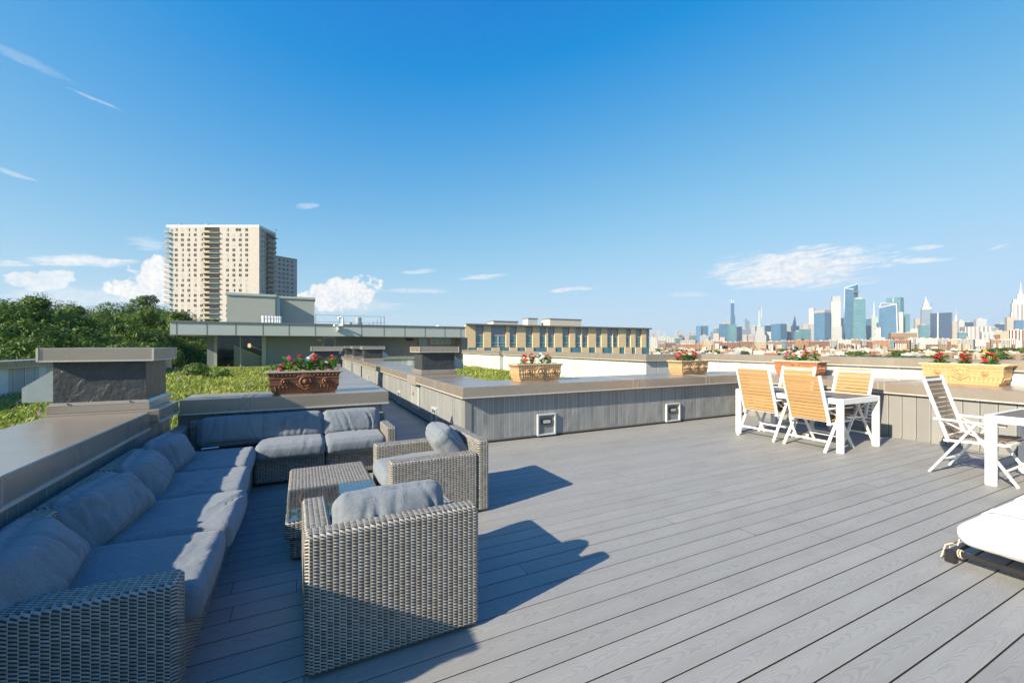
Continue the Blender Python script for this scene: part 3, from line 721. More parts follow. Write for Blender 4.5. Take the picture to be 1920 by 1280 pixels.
plants(b1,[(-.27,.06,('magenta','pink'),3,.05,'low magenta flowers at the left end of the dark box'),(-.19,.16,('pink',),3,.06,'tall pink flower leftmost in the dark box'),
 (-.05,.17,('red','magenta'),2,.055,'single red pink zinnia on a tall stem in the dark box'),(.04,.14,('white',),4,.07,'white flowers left of centre in the dark box'),(.10,.18,('pink','red'),3,.05,'tallest pink flower in the middle of the dark box'),
 (.19,.12,('magenta','white'),5,.08,'magenta and white flowers right of centre in the dark box'),(.32,.17,('pink','orange'),3,.06,'pink flower above an orange one at the right end of the dark box')],0)
b2=flower_box('tan flower box near the front corner of the middle wall','tan',(3.60,6.36,ZC+.002),0.0,.90,.38,.285)
plants(b2,[(-.21,.14,('red','red'),4,.07,'red flowers at the left end of the first tan box'),(-.06,.16,('red','magenta'),5,.06,'taller red flowers left of centre in the first tan box'),(.12,.16,('white',),3,.06,'white topped plant right of centre in the first tan box'),(.25,.14,('red',),3,.05,'small red flower at the right end of the first tan box')],0)
b3=flower_box('tan flower box at the far end of the middle wall','tan',(7.30,6.36,ZC+.002),0.05,.90,.38,.285)
plants(b3,[(-.28,.15,('pink','red'),6,.09,'pink flowers at the left of the second tan box'),(-.10,.17,('pink','yellow','orange'),5,.08,'pink flower above yellow and orange in the second tan box'),(.03,.12,('white',),4,.07,'pale flowers in the middle of the second tan box'),(.16,.18,('magenta','red'),6,.09,'deep red flowers at the right of the second tan box')],0)
b4=flower_box('reddish brown flower box with a cream rim behind the dining chairs','red',(9.16,5.18,ZC+.002),-PI/2,.92,.36,.285)
plants(b4,[(-.26,.17,('red','pink'),3,.06,'leftmost red flower in the reddish box'),(-.12,.13,('yellow','orange'),3,.05,'yellow and orange flowers in the reddish box'),(.02,.11,('white',),3,.08,'leafy plant with pale buds in the reddish box'),(.13,.19,('red',),6,.07,'dense red flower spike in the reddish box'),(.30,.18,('magenta','red','yellow'),5,.07,'magenta flower above red and yellow at the right of the reddish box')],-PI/2)
b5=flower_box('ochre flower box nearest on the right wall','ochre',(9.38,2.82,ZC+.002),-PI/2,1.0,.40,.31)
plants(b5,[(-.29,.19,('red','red','magenta'),9,.12,'bushy red flowering plant at the left of the ochre box'),(-.01,.20,('red',),9,.08,'narrow red flowering plant in the middle of the ochre box'),(.27,.20,('red','red','yellow'),9,.12,'bushy red and yellow plant at the right of the ochre box')],-PI/2)
b6=b6_=flower_box('flower box on the left wall whose shadow falls across the near armchair','tan',(-1.42,1.72,ZC+.002),PI/2,.66,.36,.285)
plants(b6,[(-.19,.085,('red',),5,.07,'red flowers at the near end of the box on the left wall'),(.05,.05,('pink',),5,.07,'pink flowers in the box on the left wall'),(.2,.03,('white',),4,.08,'white flowers at the far end of the box on the left wall')],PI/2)
# ================================================================ lounge furniture
def rbox(w,d,h,r,bulge=0.,sbulge=0.,n=(14,14,6),wr=0.,seed=0,sag=0.,taper=0.,folds=0):
    "soft rounded cushion, centred, with wrinkles"
    mb=MB(); a,b,c=w/2,d/2,h/2; rf=random.Random(seed*7+3); L0=max(a,b)
    FO=[(rf.uniform(-.85,.85)*L0,rf.uniform(-.5,.5),rf.uniform(-2.,2.),rf.uniform(.006,.016),rf.uniform(.010,.020),rf.uniform(-.6,1.)) for _ in range(folds)]
    def P(x,y,z):
        X,Y,Z=x*a,y*b,z*c
        ix,iy,iz=max(-a+r,min(a-r,X)),max(-b+r,min(b-r,Y)),max(-c+r,min(c-r,Z))
        dv=Vector((X-ix,Y-iy,Z-iz)); 
        if dv.length>1e-9: dv=dv.normalized()*r
        p=Vector((ix,iy,iz))+dv
        ex=max(0,1-x*x); ey=max(0,1-y*y); ez=max(0,1-z*z)
        p.z+=z*bulge*ex**.6*ey**.6; p.x+=x*sbulge*ey**.6*ez; p.y+=y*sbulge*ex**.6*ez
        if taper: k=1-taper*max(abs(x),abs(y))**3; p.z*=k
        p.z-=sag*ex*ey*(z>0)
        for (s0,sl,cu,am,wd,q0) in FO:
            l,q=(p.y,p.x) if b>a else (p.x,-p.y)
            q_=q/min(a,b); t=(l-(s0+sl*q+cu*q*q))/wd
            if abs(t)<3.5 and z>-.5: p.z-=am*math.exp(-t*t)*math.exp(-((q_-q0)/.8)**2)*(1 if z>0 else .4); p.z+=am*.5*math.exp(-(abs(t)-1.8)**2)*math.exp(-((q_-q0)/.8)**2)*(z>0)
        if wr:
            q=Vector((p.x*7+seed*3.1,p.y*7+seed,p.z*7)); e=noise.noise(q)*.6
            edge=max(abs(x),abs(y))
            q2=Vector((p.x*26+seed,p.y*26+seed*2,p.z*5)); e+=noise.noise(q2)*.5*edge
            nn=Vector((x*.4*(abs(x)>.9),y*.4*(abs(y)>.9),z)).normalized() if z else Vector((x,y,0)).normalized()
            p+=nn*e*wr
        return p
    nx,ny,nz=n
    L=lambda k: [-math.cos(PI*i/k)*.5-.0+ (2*i/k-1)*.5 for i in range(k+1)]
    xs,ys,zs=L(nx),L(ny),L(nz)
    for z,fl in ((1,False),(-1,True)): mb.grid([[P(x,y,z) for x in xs] for y in ys],flip=fl)
    for y,fl in ((-1,False),(1,True)): mb.grid([[P(x,y,z) for x in xs] for z in zs],flip=fl)
    for x,fl in ((1,False),(-1,True)): mb.grid([[P(x,y,z) for y in ys] for z in zs],flip=fl)
    return mb
def weld(o):
    import bmesh
    bm=bmesh.new(); bm.from_mesh(o.data); bmesh.ops.remove_doubles(bm,verts=bm.verts,dist=.0008); bm.to_mesh(o.data); bm.free()
    o.data.polygons.foreach_set('use_smooth',[True]*len(o.data.polygons))
def cushion(label,w,d,h,M,r=.05,bulge=.02,sb=.01,wr=.007,seed=0,group='grey seat cushions',fab=None,name='seat_cushion',n=(26,24,10),sag=0.,taper=0.,parent=None,folds=0):
    o=rbox(w,d,h,r,bulge,sb,n,wr,seed,sag,taper,folds).obj(name,fab or M_CUSH); weld(o)
    o.matrix_world=M
    if label: tag(o,label,'cushion',group)
    return o
def TR(x,y,z,rx=0,ry=0,rz=0): return Matrix.Translation((x,y,z))@Matrix.Rotation(R(rz),4,'Z')@Matrix.Rotation(R(ry),4,'Y')@Matrix.Rotation(R(rx),4,'X')
BZ=.29; AZ=.525
M_FOOT=M_BLACK
# long left sofa: modules along the wall, front at X=-.45
def wicker(mb,*a): mb.box(*a,bev=.018)
YS=[2.07,2.90,3.60,4.31]
mods=[('end sofa section with the armrest, nearest on the left',2.06,2.895,'near'),('second section of the left sofa, next to the armrest section',2.905,3.60,None),('third section of the left sofa beside the corner section',3.61,4.305,None)]
for lab,y0,y1,arm in mods:
    o=thing('sofa_section',lab,'sofa',(-.82,(y0+y1)/2,0),group='wicker sofa sections'); d=(y1-y0)/2; x0,x1=-.385,.37
    mb=MB(); wicker(mb,x0+.13,x1,-d,d,.03,BZ); mb.obj('base',M_WEAVE,o)
    mb=MB(); wicker(mb,x0,x0+.125,-d,d,.03,.645); mb.obj('backrest',M_WEAVE,o)
    if arm: mb=MB(); wicker(mb,x0+.126,x1+.012,-d-.004,-d+.15,.03,AZ); mb.obj('armrest',M_WEAVE,o)
    for sx in (-.3,.3):
        for sy in (-d+.08,d-.08): mb=MB(); mb.lathe([(.02,0),(.02,.03)],8,(sx,sy,0)); mb.obj('foot',M_FOOT,o)
o=thing('sofa_section','corner sofa section where the two sofa runs meet','sofa',(-.82,4.69,0),group='wicker sofa sections')
mb=MB(); wicker(mb,-.255,.37,-.375,.96-.13,.03,BZ); mb.obj('base',M_WEAVE,o)
mb=MB(); wicker(mb,-.385,-.26,-.375,1.0,.03,.60); wicker(mb,-.259,.37,.875,1.0,.03,.645); mb.obj('backrest',M_WEAVE,o)
for lab,xa,xb,arm in (('back sofa section under the dark flower box, beside the corner',-.44,.225,0),('back sofa section with the armrest at its right end by the passage',.235,.955,1)):
    o=thing('sofa_section',lab,'sofa',((xa+xb)/2,5.36,0),group='wicker sofa sections'); a=(xb-xa)/2
    mb=MB(); wicker(mb,-a,a,-.325,.20,.03,BZ); mb.obj('base',M_WEAVE,o)
    mb=MB(); wicker(mb,-a,a+.0,.205,.33,.03,.60); mb.obj('backrest',M_WEAVE,o)
    if arm: mb=MB(); wicker(mb,a-.10,a+.012,-.45,.204,.03,AZ); mb.obj('armrest',M_WEAVE,o)
    for sx in (-a+.06,a-.06):
        for sy in (-.26,.26): mb=MB(); mb.lathe([(.02,0),(.02,.03)],8,(sx,sy,0)); mb.obj('foot',M_FOOT,o)
# seat cushions
SZ=.346
for i,(y0,y1,lab) in enumerate(((2.225,2.895,'long seat cushion beside the near armrest of the left sofa'),(2.90,3.59,'second seat cushion from the near armrest on the left sofa'),(3.60,4.29,'third seat cushion from the near armrest on the left sofa'))):
    cushion(lab,.80,y1-y0-.012,.15,TR(-.79+(0,.03,-.008)[i],(y0+y1)/2,SZ+.004,0,(1.2,-.6,.8)[i],(0,-1.2,1.)[i]),.034,.014,.014,.006,i+1,folds=6)
cushion('corner seat cushion with a small white card lying on it',.78,.78,.15,TR(-.81,4.70,SZ),.05,.015,.01,.006,5)
for i,(x0,x1,lab) in enumerate(((-.425,.225,'seat cushion of the back sofa next to the corner'),(.232,.86,'seat cushion of the back sofa beside the armrest'))):
    cushion(lab,x1-x0,.62,.155,TR((x0+x1)/2,5.03+.22,SZ+.008,0,0,0),.05,.018,.012,.008,i+8,folds=3)
# back cushions
G='grey back cushions'
for i,(y,lab,tilt,rz,x,z) in enumerate(((2.45,'plump back cushion nearest on the left sofa',58,9,-1.02,.515),(3.20,'second back cushion from the near end of the left sofa',56,-6,-1.005,.51),(3.90,'third back cushion from the near end of the left sofa',58,7,-1.015,.505),(4.53,'back cushion on the left wall side of the corner seat',64,-4,-1.02,.515))):
    cushion(lab,.345,.665 if i<3 else .58,.23,TR(x,y,z,0,tilt,rz),.10,.03,.012,.009,i+20,G,None,'back_cushion',(34,56,14),taper=.5,folds=11)
for i,(x,lab,w) in enumerate(((-.66,'back cushion in the shaded corner of the back sofa',.62),(-.10,'back cushion in the middle of the back sofa, half in sun',.64),(.535,'sunlit back cushion at the right end of the back sofa',.64))):
    cushion(lab,w,.31,.16,TR(x,5.46,.53,68,0,0),.06,.03,.012,.007,i+30,G,None,'back_cushion',(48,28,10),taper=.12,folds=5)
mb=MB(); mb.box(-.07,.07,-.02,.02,0,.002); o=mb.obj('paper_card',simple('white_card',(.8,.8,.8),.6),loc=(-.80,5.0,.456)); o.rotation_euler=(0,0,.15); tag(o,'small white card lying on the corner seat cushion','card')
# armchairs
def armchair(label,loc,rz,seed):
    "faces +Y locally, back at -Y"
    o=thing('wicker_armchair',label,'armchair',loc,rz,'wicker armchairs'); a=.405; b=.425
    mb=MB(); wicker(mb,-a+.13,a-.13,-b+.1,b-.03,.03,BZ); mb.obj('base',M_WEAVE,o)
    # backrest: slab flaring outward a little towards the top, like the real frame
    mb=MB(); wicker(mb,-a,a,-b,-b+.105,.012,.63); mb.obj('backrest',M_WEAVE,o)
    for s in (-1,1):
        mb=MB(); wicker(mb,min(s*a,s*(a-.135)),max(s*a,s*(a-.135)),-b+.106,b,.012,AZ); mb.obj('armrest',M_WEAVE,o)
    return o
ac1=armchair('nearest wicker armchair, seen from behind with its back half in shade',(.41,2.03+.425,0),0.015,1)
M1=Matrix.Translation(ac1.location)@Matrix.Rotation(ac1.rotation_euler.z,4,'Z')
cushion('seat cushion of the nearest armchair',.55,.68,.15,M1@TR(0,.06,SZ),.05,.02,.01,.006,41)
cushion('back cushion standing up behind the backrest of the nearest armchair',.545,.38,.17,M1@TR(0.,-.225,.525,70,0,0),.06,.03,.012,.009,42,G,None,'back_cushion',(44,28,10),taper=.12,folds=5)
ac2=armchair('second wicker armchair turned sideways with a cushion in its corner, beside the coffee table',(.63+.41,3.41+.41,0),PI/2+.02,2)
M2=Matrix.Translation(ac2.location)@Matrix.Rotation(ac2.rotation_euler.z,4,'Z')
cushion('seat cushion of the sideways armchair jutting out in front',.53,.72,.15,M2@TR(0,.09,SZ-.005,-2,0,0),.055,.025,.012,.007,43)
cushion('back cushion lying tilted in the sideways armchair',.52,.40,.18,M2@TR(.04,-.19,.525,50,0,-6),.065,.04,.012,.007,44,G,None,'back_cushion',(44,32,10),taper=.2,folds=5)
# coffee table
o=thing('coffee_table','low rectangular wicker coffee table with a glass pane on its near half','table',(.228,3.855,0)); a,b=.33,.685
mb=MB(); wicker(mb,-a,a,-b,b,.155,.283); mb.obj('top_frame',M_WEAVE,o)
mb=MB(); wicker(mb,-a+.03,a-.03,-b+.03,b-.03,.01,.154); mb.obj('plinth',M_WEAVE,o)
mb=MB(); mb.box(-a+.003,a-.003,-b+.003,.01,.2845,.2905); mb.obj('glass_top',M_TGLASS,o)
# ================================================================ dining sets
def dining_table(label,loc,L,Wd):
    o=thing('dining_table',label,'table',loc,0,'white framed dining tables'); a,b=Wd/2,L/2; lg=.085
    mb=MB(); h=.73
    for s in (-1,1):
        mb.box(min(s*a,s*(a-.03)),max(s*a,s*(a-.03)),-b+.031,b-.031,h-.075,h,bev=.003); mb.box(-a,a,min(s*b,s*(b-.03)),max(s*b,s*(b-.03)),h-.075,h,bev=.003)
    mb.obj('apron',M_WHITE,o)
    mb=MB(); n=9; w=(Wd-.07)/n
    for i in range(n): mb.box(-a+.035+i*w,-a+.035+i*w+w-.006,-b+.034,b-.034,h-.022,h-.004,bev=.002)
    mb.box(-a+.034,a-.034,-b+.034,b-.034,h-.05,h-.024,1); mb.obj('tabletop',[M_TABLETOP,M_DARK],o)
    for sx in (-1,1):
        for sy in (-1,1):
            mb=MB(); mb.box(min(sx*(a+.002),sx*(a-.03)),max(sx*(a+.002),sx*(a-.03)),min(sy*(b+.002),sy*(b-lg)),max(sy*(b+.002),sy*(b-lg)),0,h+.001,bev=.003); mb.obj('leg',M_WHITE,o)
    return o
def fold_chair(label,loc,rz,slat):
    "faces +Y; folding recliner: X legs, armrests, slatted seat and high back"
    o=thing('folding_chair',label,'chair',loc,rz,'white folding chairs with wooden slats'); a=.255
    pb,pt=Vector((0,-.20,.40)),Vector((0,-.40,1.09)); d=(pt-pb)
    mb=MB()
    for s in (-1,1): mb.bar((s*a,pb.y+.02,pb.z-.03),(s*a,pt.y,pt.z),.028,.038,up=(1,0,0))
    mb.bar((-a,pt.y+.012,pt.z-.045),(a,pt.y+.012,pt.z-.045),.022,.03); mb.bar((-a,pb.y+.0,pb.z+.03),(a,pb.y+.0,pb.z+.03),.022,.03); mb.obj('back_frame',M_WHITE,o)
    mb=MB(); n=13; up=d.normalized(); nr=Vector((0,up.z,-up.y))
    for i in range(n):
        f0=(i+.10)/n; f1=(i+.93)/n
        p=pb+d*(.05+f0*.95)-nr*.014; q=pb+d*(.05+f1*.95)-nr*.014
        mid=(p+q)/2; w=(q-p).length
        M=Matrix(((1,0,0,0),(0,nr.y,up.y,mid.y),(0,nr.z,up.z,mid.z),(0,0,0,1)))
        mb.box(-a+.016,a-.016,-.008,.008,-w/2,w/2,0,M,bev=.002)
    mb.obj('backrest',slat,o)
    mb=MB()
    for s in (-1,1): mb.bar((s*a,-.22,.385),(s*a,.27,.415),.026,.036,up=(1,0,0))
    mb.bar((-a,.27,.415),(a,.27,.415),.03,.03); mb.obj('seat_frame',M_WHITE,o)
    mb=MB(); n=8
    for i in range(n):
        y0=-.19+.45*i/n; z=.42+.028*(y0+.2)/.48; mb.box(-a+.015,a-.015,y0,y0+.049,z,z+.016,bev=.003)
    mb.obj('seat',slat,o)
    for s in (-1,1):
        mb=MB(); mb.box(s*(a+.032)-.02,s*(a+.032)+.02,-.30,.27,.605,.63,bev=.008); mb.obj('armrest',M_WHITE,o)
    for s in (-1,1):
        x=s*(a+.028)
        mb=MB(); mb.bar((x,.04,.60),(x,-.335,.0),.022,.036,up=(1,0,0)); mb.obj('leg',M_WHITE,o)
        mb=MB(); x2=s*(a+.004); mb.bar((x2,-.04,.60),(x2,.34,.0),.022,.036,up=(1,0,0)); mb.obj('leg',M_WHITE,o)
        mb=MB(); mb.bar((s*a,-.265,.62),(s*a,.12,.42),.012,.02,up=(1,0,0)); mb.obj('recline_strut',M_WHITE,o)
    mb=MB(); mb.bar((-a-.02,-.245,.145),(a+.02,-.245,.145),.026,.026); mb.obj('stretcher',M_WHITE,o)
    mb=MB(); mb.bar((-a,.25,.145),(a,.25,.145),.022,.022); mb.obj('stretcher',M_WHITE,o)
    return o
dining_table('white dining table with dark slatted top between the four wooden chairs',(6.98,3.905,0),1.57,.96)
dining_table('white dining table cut off by the right edge of the photo',(6.90,.995,0),1.57,.98)
ca=fold_chair('wooden slatted folding chair at the left end of the dining table, back to the viewer',(6.69,4.27,0),-PI/2+.03,M_TEAK)
dup(ca,'wooden slatted folding chair at the near end of the dining table, back to the viewer',(6.70,3.53,0),-PI/2-.06,(1,1,.955))
dup(ca,'far side folding chair in front of the reddish flower box',(7.32,4.36,0),PI/2+.05)
dup(ca,'far side folding chair nearest the right end of the dining table',(7.36,3.60,0),PI/2-.10)
fold_chair('folding chair with greyish weathered slats drawn up to the right-hand table',(6.785,1.92,0),PI+.02,M_GREYTEAK)
# ================================================================ white sun bed in the right corner
o=thing('sun_bed','low white cushioned sun bed with a black frame in the lower right corner','sun bed',(3.87,1.235,0))
mb=MB(); mb.bar((.03,.0,.075),(.03,-2.1,.075),.034,.03); mb.bar((0.03,-.0,.075),(1.4,-.02,.075),.034,.03); mb.bar((1.4,0,.085),(1.4,-2.1,.085),.05,.035); mb.obj('frame',M_BLACK,o)
for x,y in ((.03,-.0),(1.4,-.02),(.03,-1.5)):
    mb=MB(); mb.box(x-.024,x+.024,y-.024,y+.034,0,.085,bev=.008); mb.obj('leg',M_BLACK,o)
c=rbox(1.42,2.1,.17,.075,.022,.012,(40,44,10),.006,77,taper=.10).obj('mattress',M_WHITEFAB,o); weld(c); c.location=(.735,-1.06,.205)
c2=None
mb=MB()
for k,x in enumerate((.36,.98)): mb.tube([(x,-.03-.0,.19),(x,-.05,.285)]+[(x,-.1-i*.12,.336+.004*math.sin(i)) for i in range(16)],.004,5)
mb.obj('seam',M_WHITEFAB,o)
mb=MB()
for k in range(2): mb.tube([(.03+.027*math.cos(q),-.035-.012*k+.004*math.sin(q),.076+.025*math.sin(q)) for q in [i*.52 for i in range(13)]],.0035,5)
for e in ((-.015,.05,.02),(.05,.03,.03),(.09,-.02,.20)): mb.tube([(.03,.0,.13),(.03+e[0]*.5,e[1]*.6,.11),(.03+e[0],e[1],e[2])],.004,5)
mb.obj('tie_cord',M_CREAMROPE,o)
M_EQ=simple('pale_roof_equipment',(.50,.50,.46),.6); M_EQB=simple('beige_roof_equipment',(.55,.50,.40),.7)
# ================================================================ penthouse and things on it
GZ=-14.
P0=(0,26.,0)
pb=thing('penthouse','long grey green rooftop penthouse with a deep pale fascia across the end of the passage','building',(0,26,0))
mb=MB(); 
mb.box(-5.78,9.5,.0,7.,1.985,2.6); mb.obj('fascia',M_FASCIA,pb)
mb=MB(); mb.box(-5.84,9.54,-.05,7.1,2.601,2.68,bev=.01); mb.box(-5.8,9.5,-.012,.0,1.965,2.0)
for u in (331,388,442,493,542,591,678,720,759,797,834,864):
    x=at_Y(u,26); mb.box(x-.018,x+.018,-.008,.002,2.0,2.6)
mb.obj('edge_trim',M_TRIMGREY,pb)
mb=MB(); W=1.5
xw=[at_Y(u,27.5) for u in (388,405,493,502,604,629,780,868)]
mb.box(xw[0],xw[1],W,5,-.1,1.985); mb.box(xw[1],xw[2],W+.02,5,-.1,.30); mb.box(xw[2],xw[4],W,5,-.1,1.985); mb.box(xw[4],xw[5],W+.6,5,-.1,1.985); mb.box(xw[5],xw[6],W,5,-.1,1.985); mb.box(xw[6],xw[7],W+.25,5,-.1,1.985); mb.box(xw[7],9.45,.6,5,-.1,1.985)
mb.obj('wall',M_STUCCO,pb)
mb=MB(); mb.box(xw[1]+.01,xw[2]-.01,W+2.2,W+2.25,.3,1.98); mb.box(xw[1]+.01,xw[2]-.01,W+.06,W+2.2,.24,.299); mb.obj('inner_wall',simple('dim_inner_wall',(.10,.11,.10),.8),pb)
mb=MB(); xs=xw[1]+.75; mb.face([(xs,W+.5,.31),(xs+2.1,W+.5,.31),(xs,W+.5,1.35)][::1]); mb.bar((xs,W+.45,1.42),(xs+2.2,W+.45,.36),.05,.12); mb.bar((xs+.7,W+.44,1.5),(xs+2.6,W+.44,.6),.03,.05); mb.obj('inner_stair',simple('cream_stair_side',(.50,.50,.40),.7),pb)
f=MB(); f.box(xw[1]-.06,xw[2]+.06,W-.05,W+.1,.22,.31); f.box(xw[1]-.08,xw[1]+.05,W-.04,W+.1,.311,1.98); f.box(xw[2]-.05,xw[2]+.16,W-.04,W+.1,.311,1.98); xm=at_Y(451,27.5); f.box(xm-.03,xm+.03,W-.03,W+.1,.311,1.98)
f=f.obj('window',M_FRAMEGREY,pb); g=MB(); g.box(xw[1]+.05,xw[2]-.05,W+.04,W+.05,.312,1.98); g.obj('pane',M_TGLASS,f)
lm=MB(); lm.lathe([(.0,1.42),(.09,1.45),(.11,1.55),(.09,1.66),(0,1.69)],10,(at_Y(466,28.6),2.6,0)); 
d=MB(); d.box(xw[4]-.0,xw[4]+.09,W-.03,W+.1,0,1.98); d.box(xw[5]-.09,xw[5],W-.03,W+.1,0,1.98); d.box(xw[4]+.091,xw[5]-.091,W-.03,W+.1,1.9,1.98)
d=d.obj('door',M_FRAMEGREY,pb); g=MB(); g.box(xw[4]+.09,xw[5]-.09,W+.04,W+.05,.0,1.9); g.obj('pane',M_WIN,d); g=MB(); g.box(xw[5]-.16,xw[5]-.13,W-.02,W+.03,.85,1.1); g.obj('handle',M_GALV,d)
for k,(u0,u1,v0,v1) in enumerate(((787,799,633,650),(808,824,633,643),(828,844,633,643))):
    x0,x1=at_Y(u0,27.75),at_Y(u1,27.75); dd=27.75/(CS-((u0+u1)/2-CX)/F*SN); z0,z1=H-(v1-CY)*dd/F,H-(v0-CY)*dd/F
    f=MB(); e=.06; y=W+.25; f.box(x0-e,x1+e,y-.05,y,z1,z1+e); f.box(x0-e,x1+e,y-.05,y,z0-e,z0); f.box(x0-e,x0,y-.05,y,z0,z1); f.box(x1,x1+e,y-.05,y,z0,z1); xm=(x0+x1)/2; f.box(xm-.02,xm+.02,y-.045,y,z0,z1)
    f=f.obj('window',M_FRAMEGREY,pb); g=MB(); g.box(x0,x1,y-.012,y-.004,z0,z1); g.obj('pane',M_WINTEAL,f)
s=MB(); x=at_Y(600,27.5); s.box(x-.17,x+.17,W-.03,W,1.68,1.90,bev=.006); s.obj('exit_plate',simple('pinkish_sign_plate',(.45,.33,.27),.6),pb)
s=MB(); x0,x1=at_Y(506,27.5),at_Y(531,27.5); s.box(x0,x1,W-.10,W,.05,.42,bev=.01); s.obj('wall_unit',M_GALV,pb)
s=MB(); x=at_Y(768,27.5); s.prism([(x-.22,W-.2),(x,W-.3),(x+.22,W-.2),(x+.22,W),(x-.22,W)],1.78,1.86); s.obj('wall_lamp',M_BLACK,pb)
s=MB(); x=at_Y(637.5,27.5); s.box(x-.06,x+.06,W-.03,W,.95,1.1); s.obj('switch_plate',M_WHITE,pb)
# indoor lamp seen through the glass
L_=thing('hanging_lamp','round glowing lamp inside the penthouse window','lamp',(0,26,0)); ml,tt,bb=new_mat('lamp_glow'); bb.inputs['Base Color'].default_value=(.8,.5,.2,1); bb.inputs['Emission Color'].default_value=(1,.6,.25,1); bb.inputs['Emission Strength'].default_value=.6
lm=MB(); x=at_Y(467,27.5); lm.lathe([(.02,1.32),(.10,1.34),(.12,1.46),(.10,1.58),(.02,1.60)],12,(x,W-.0+.035-.06,0)); 
lm=MB(); lm.lathe([(.01,1.34),(.07,1.36),(.085,1.46),(.07,1.56),(.01,1.58)],12,(x,W+.14,0)); lm.obj('shade',ml,L_); lm=MB(); lm.tube([(x,W+.14,1.58),(x,W+.14,1.98)],.008,5); lm.obj('cord',M_BLACK,L_)
bk=thing('stair_bulkhead','plain grey green stucco block standing on the penthouse roof in front of the tower','building',(0,30,0))
mb=MB(); xa,xb,xc=at_Y(425,30),at_Y(516,30),at_Y(590,30); mb.box(xa,xb,0,3.5,2.55,4.46); mb.box(xb+.001,xc,.55,3.4,2.55,4.46); mb.obj('wall',M_STUCCO2,bk)
mb=MB(); mb.box(xa-.06,xb+.06,-.06,3.6,4.461,4.6); mb.box(xb+.061,xc+.06,.49,3.5,4.455,4.59); mb.obj('roof_edge',M_FASCIA,bk)
mb=MB(); mb.box(xb-.02,xb+.25,.0+.2,.55,2.6,4.455); mb.obj('downpipe_panel',M_FASCIA,bk)
for i,u in enumerate((494,500,505.5,511.5,517,521,525)):
    x=at_Y(u,28.5); p=thing('vent_pipe','white vent pipe in the row on the penthouse roof before the stucco block','pipe',(x,28.5,2.68),group='white vent pipes in a row'); mb=MB(); mb.lathe([(.085,0),(.085,.36),(.10,.37),(.10,.5),(.085,.5),(.06,.5)],10); mb.obj('pipe',M_WHITE,p)
    mb=MB(); mb.lathe([(.12,-.0),(.12,.02),(.09,.05)],10); mb.obj('collar',M_GALV,p)
def roofthing(name,label,cat,u,Y,z=2.68): return thing(name,label,cat,(at_Y(u,Y),Y,z))
o=roofthing('gooseneck_vent','white gooseneck vent pipe on the penthouse roof','pipe',643,28.5); mb=MB(); mb.tube([(0,0,0),(0,0,.45),(-.04,0,.53),(-.13,0,.56),(-.22,0,.53),(-.25,0,.45)],.075,10); mb.obj('pipe',M_WHITE,o)
for u,Y,r,h,lab in ((656,29.,.17,.26,'small round metal roof fan on the penthouse, left of the taller one'),(672,29.,.22,.60,'tall round metal roof fan on the penthouse')):
    o=roofthing('roof_fan',lab,'fan',u,Y); mb=MB(); mb.lathe([(r*1.0,0),(r*1.0,h*.25),(r*1.15,h*.3),(r*1.15,h*.42),(r*.9,h*.46),(r*.9,h*.95),(r*.8,h)],14); mb.obj('housing',M_GALV,o,smooth=False); mb=MB(); mb.box(-r*1.1,r*1.1,-r*1.1,r*1.1,-.02,.05); mb.obj('curb',M_GALV,o)
o=roofthing('roof_dome','tiny white dome on the penthouse roof edge','vent',821,27.5); mb=MB(); mb.lathe([(.16,0),(.15,.06),(.09,.12),(0,.14)],10); mb.obj('dome',M_WHITE,o)
ra=thing('roof_railing','thin metal pipe and cable railing along the penthouse roof','railing',(0,28,2.68)); x0,x1=at_Y(592,28),at_Y(721,28)
mb=MB()
for z in (.22,.62): mb.tube([(x0,0,z),(x1,0,z)],.010,5)
mb.obj('cable',M_TRIMGREY,ra)
for u in (592,636,692,700,707,714,720.5):
    x=at_Y(u,28); hh={692:.2,700:.3,707:.42,714:.55}.get(u,.68); mb=MB(); mb.tube([(x,0,0),(x,0,hh)],.016,6); mb.box(x-.03,x+.03,-.03,.03,0,.02); mb.obj('post',M_TRIMGREY,ra)
cm=thing('security_camera','white security camera cluster with a grey dome at the fascia corner above the door','camera',(at_Y(634,26),25.9,2.35))
mb=MB(); mb.box(-.05,.05,-.04,.1,-.1,.26,bev=.01); mb.obj('bracket',M_WHITE,cm)
for s in (-1,1): mb=MB(); mb.tube([(s*.05,-.03,.27),(s*.24,-.16,.25)],.055,8); mb.obj('lamp_head',M_WHITE,cm)
mb=MB(); mb.lathe([(.0,-.2),(.07,-.17),(.10,-.09),(.10,-.03),(.05,0)],12,(0,-.12,.05)); mb.obj('dome',M_GALV,cm)
# ================================================================ apartment tower
tw=thing('apartment_tower','tall cream apartment tower with rows of windows and stacked balconies','tower',(0,0,0))
DT=235.; A=at_d(312,648,DT); B=at_d(486,648,DT); ex=(B-A); LW=ex.length; ex.normalize(); ey=Vector((-ex.y,ex.x,0)); zt=H+225*DT/F
tw.location=(A.x,A.y,0); tw.rotation_euler=(0,0,math.atan2(ex.y,ex.x))
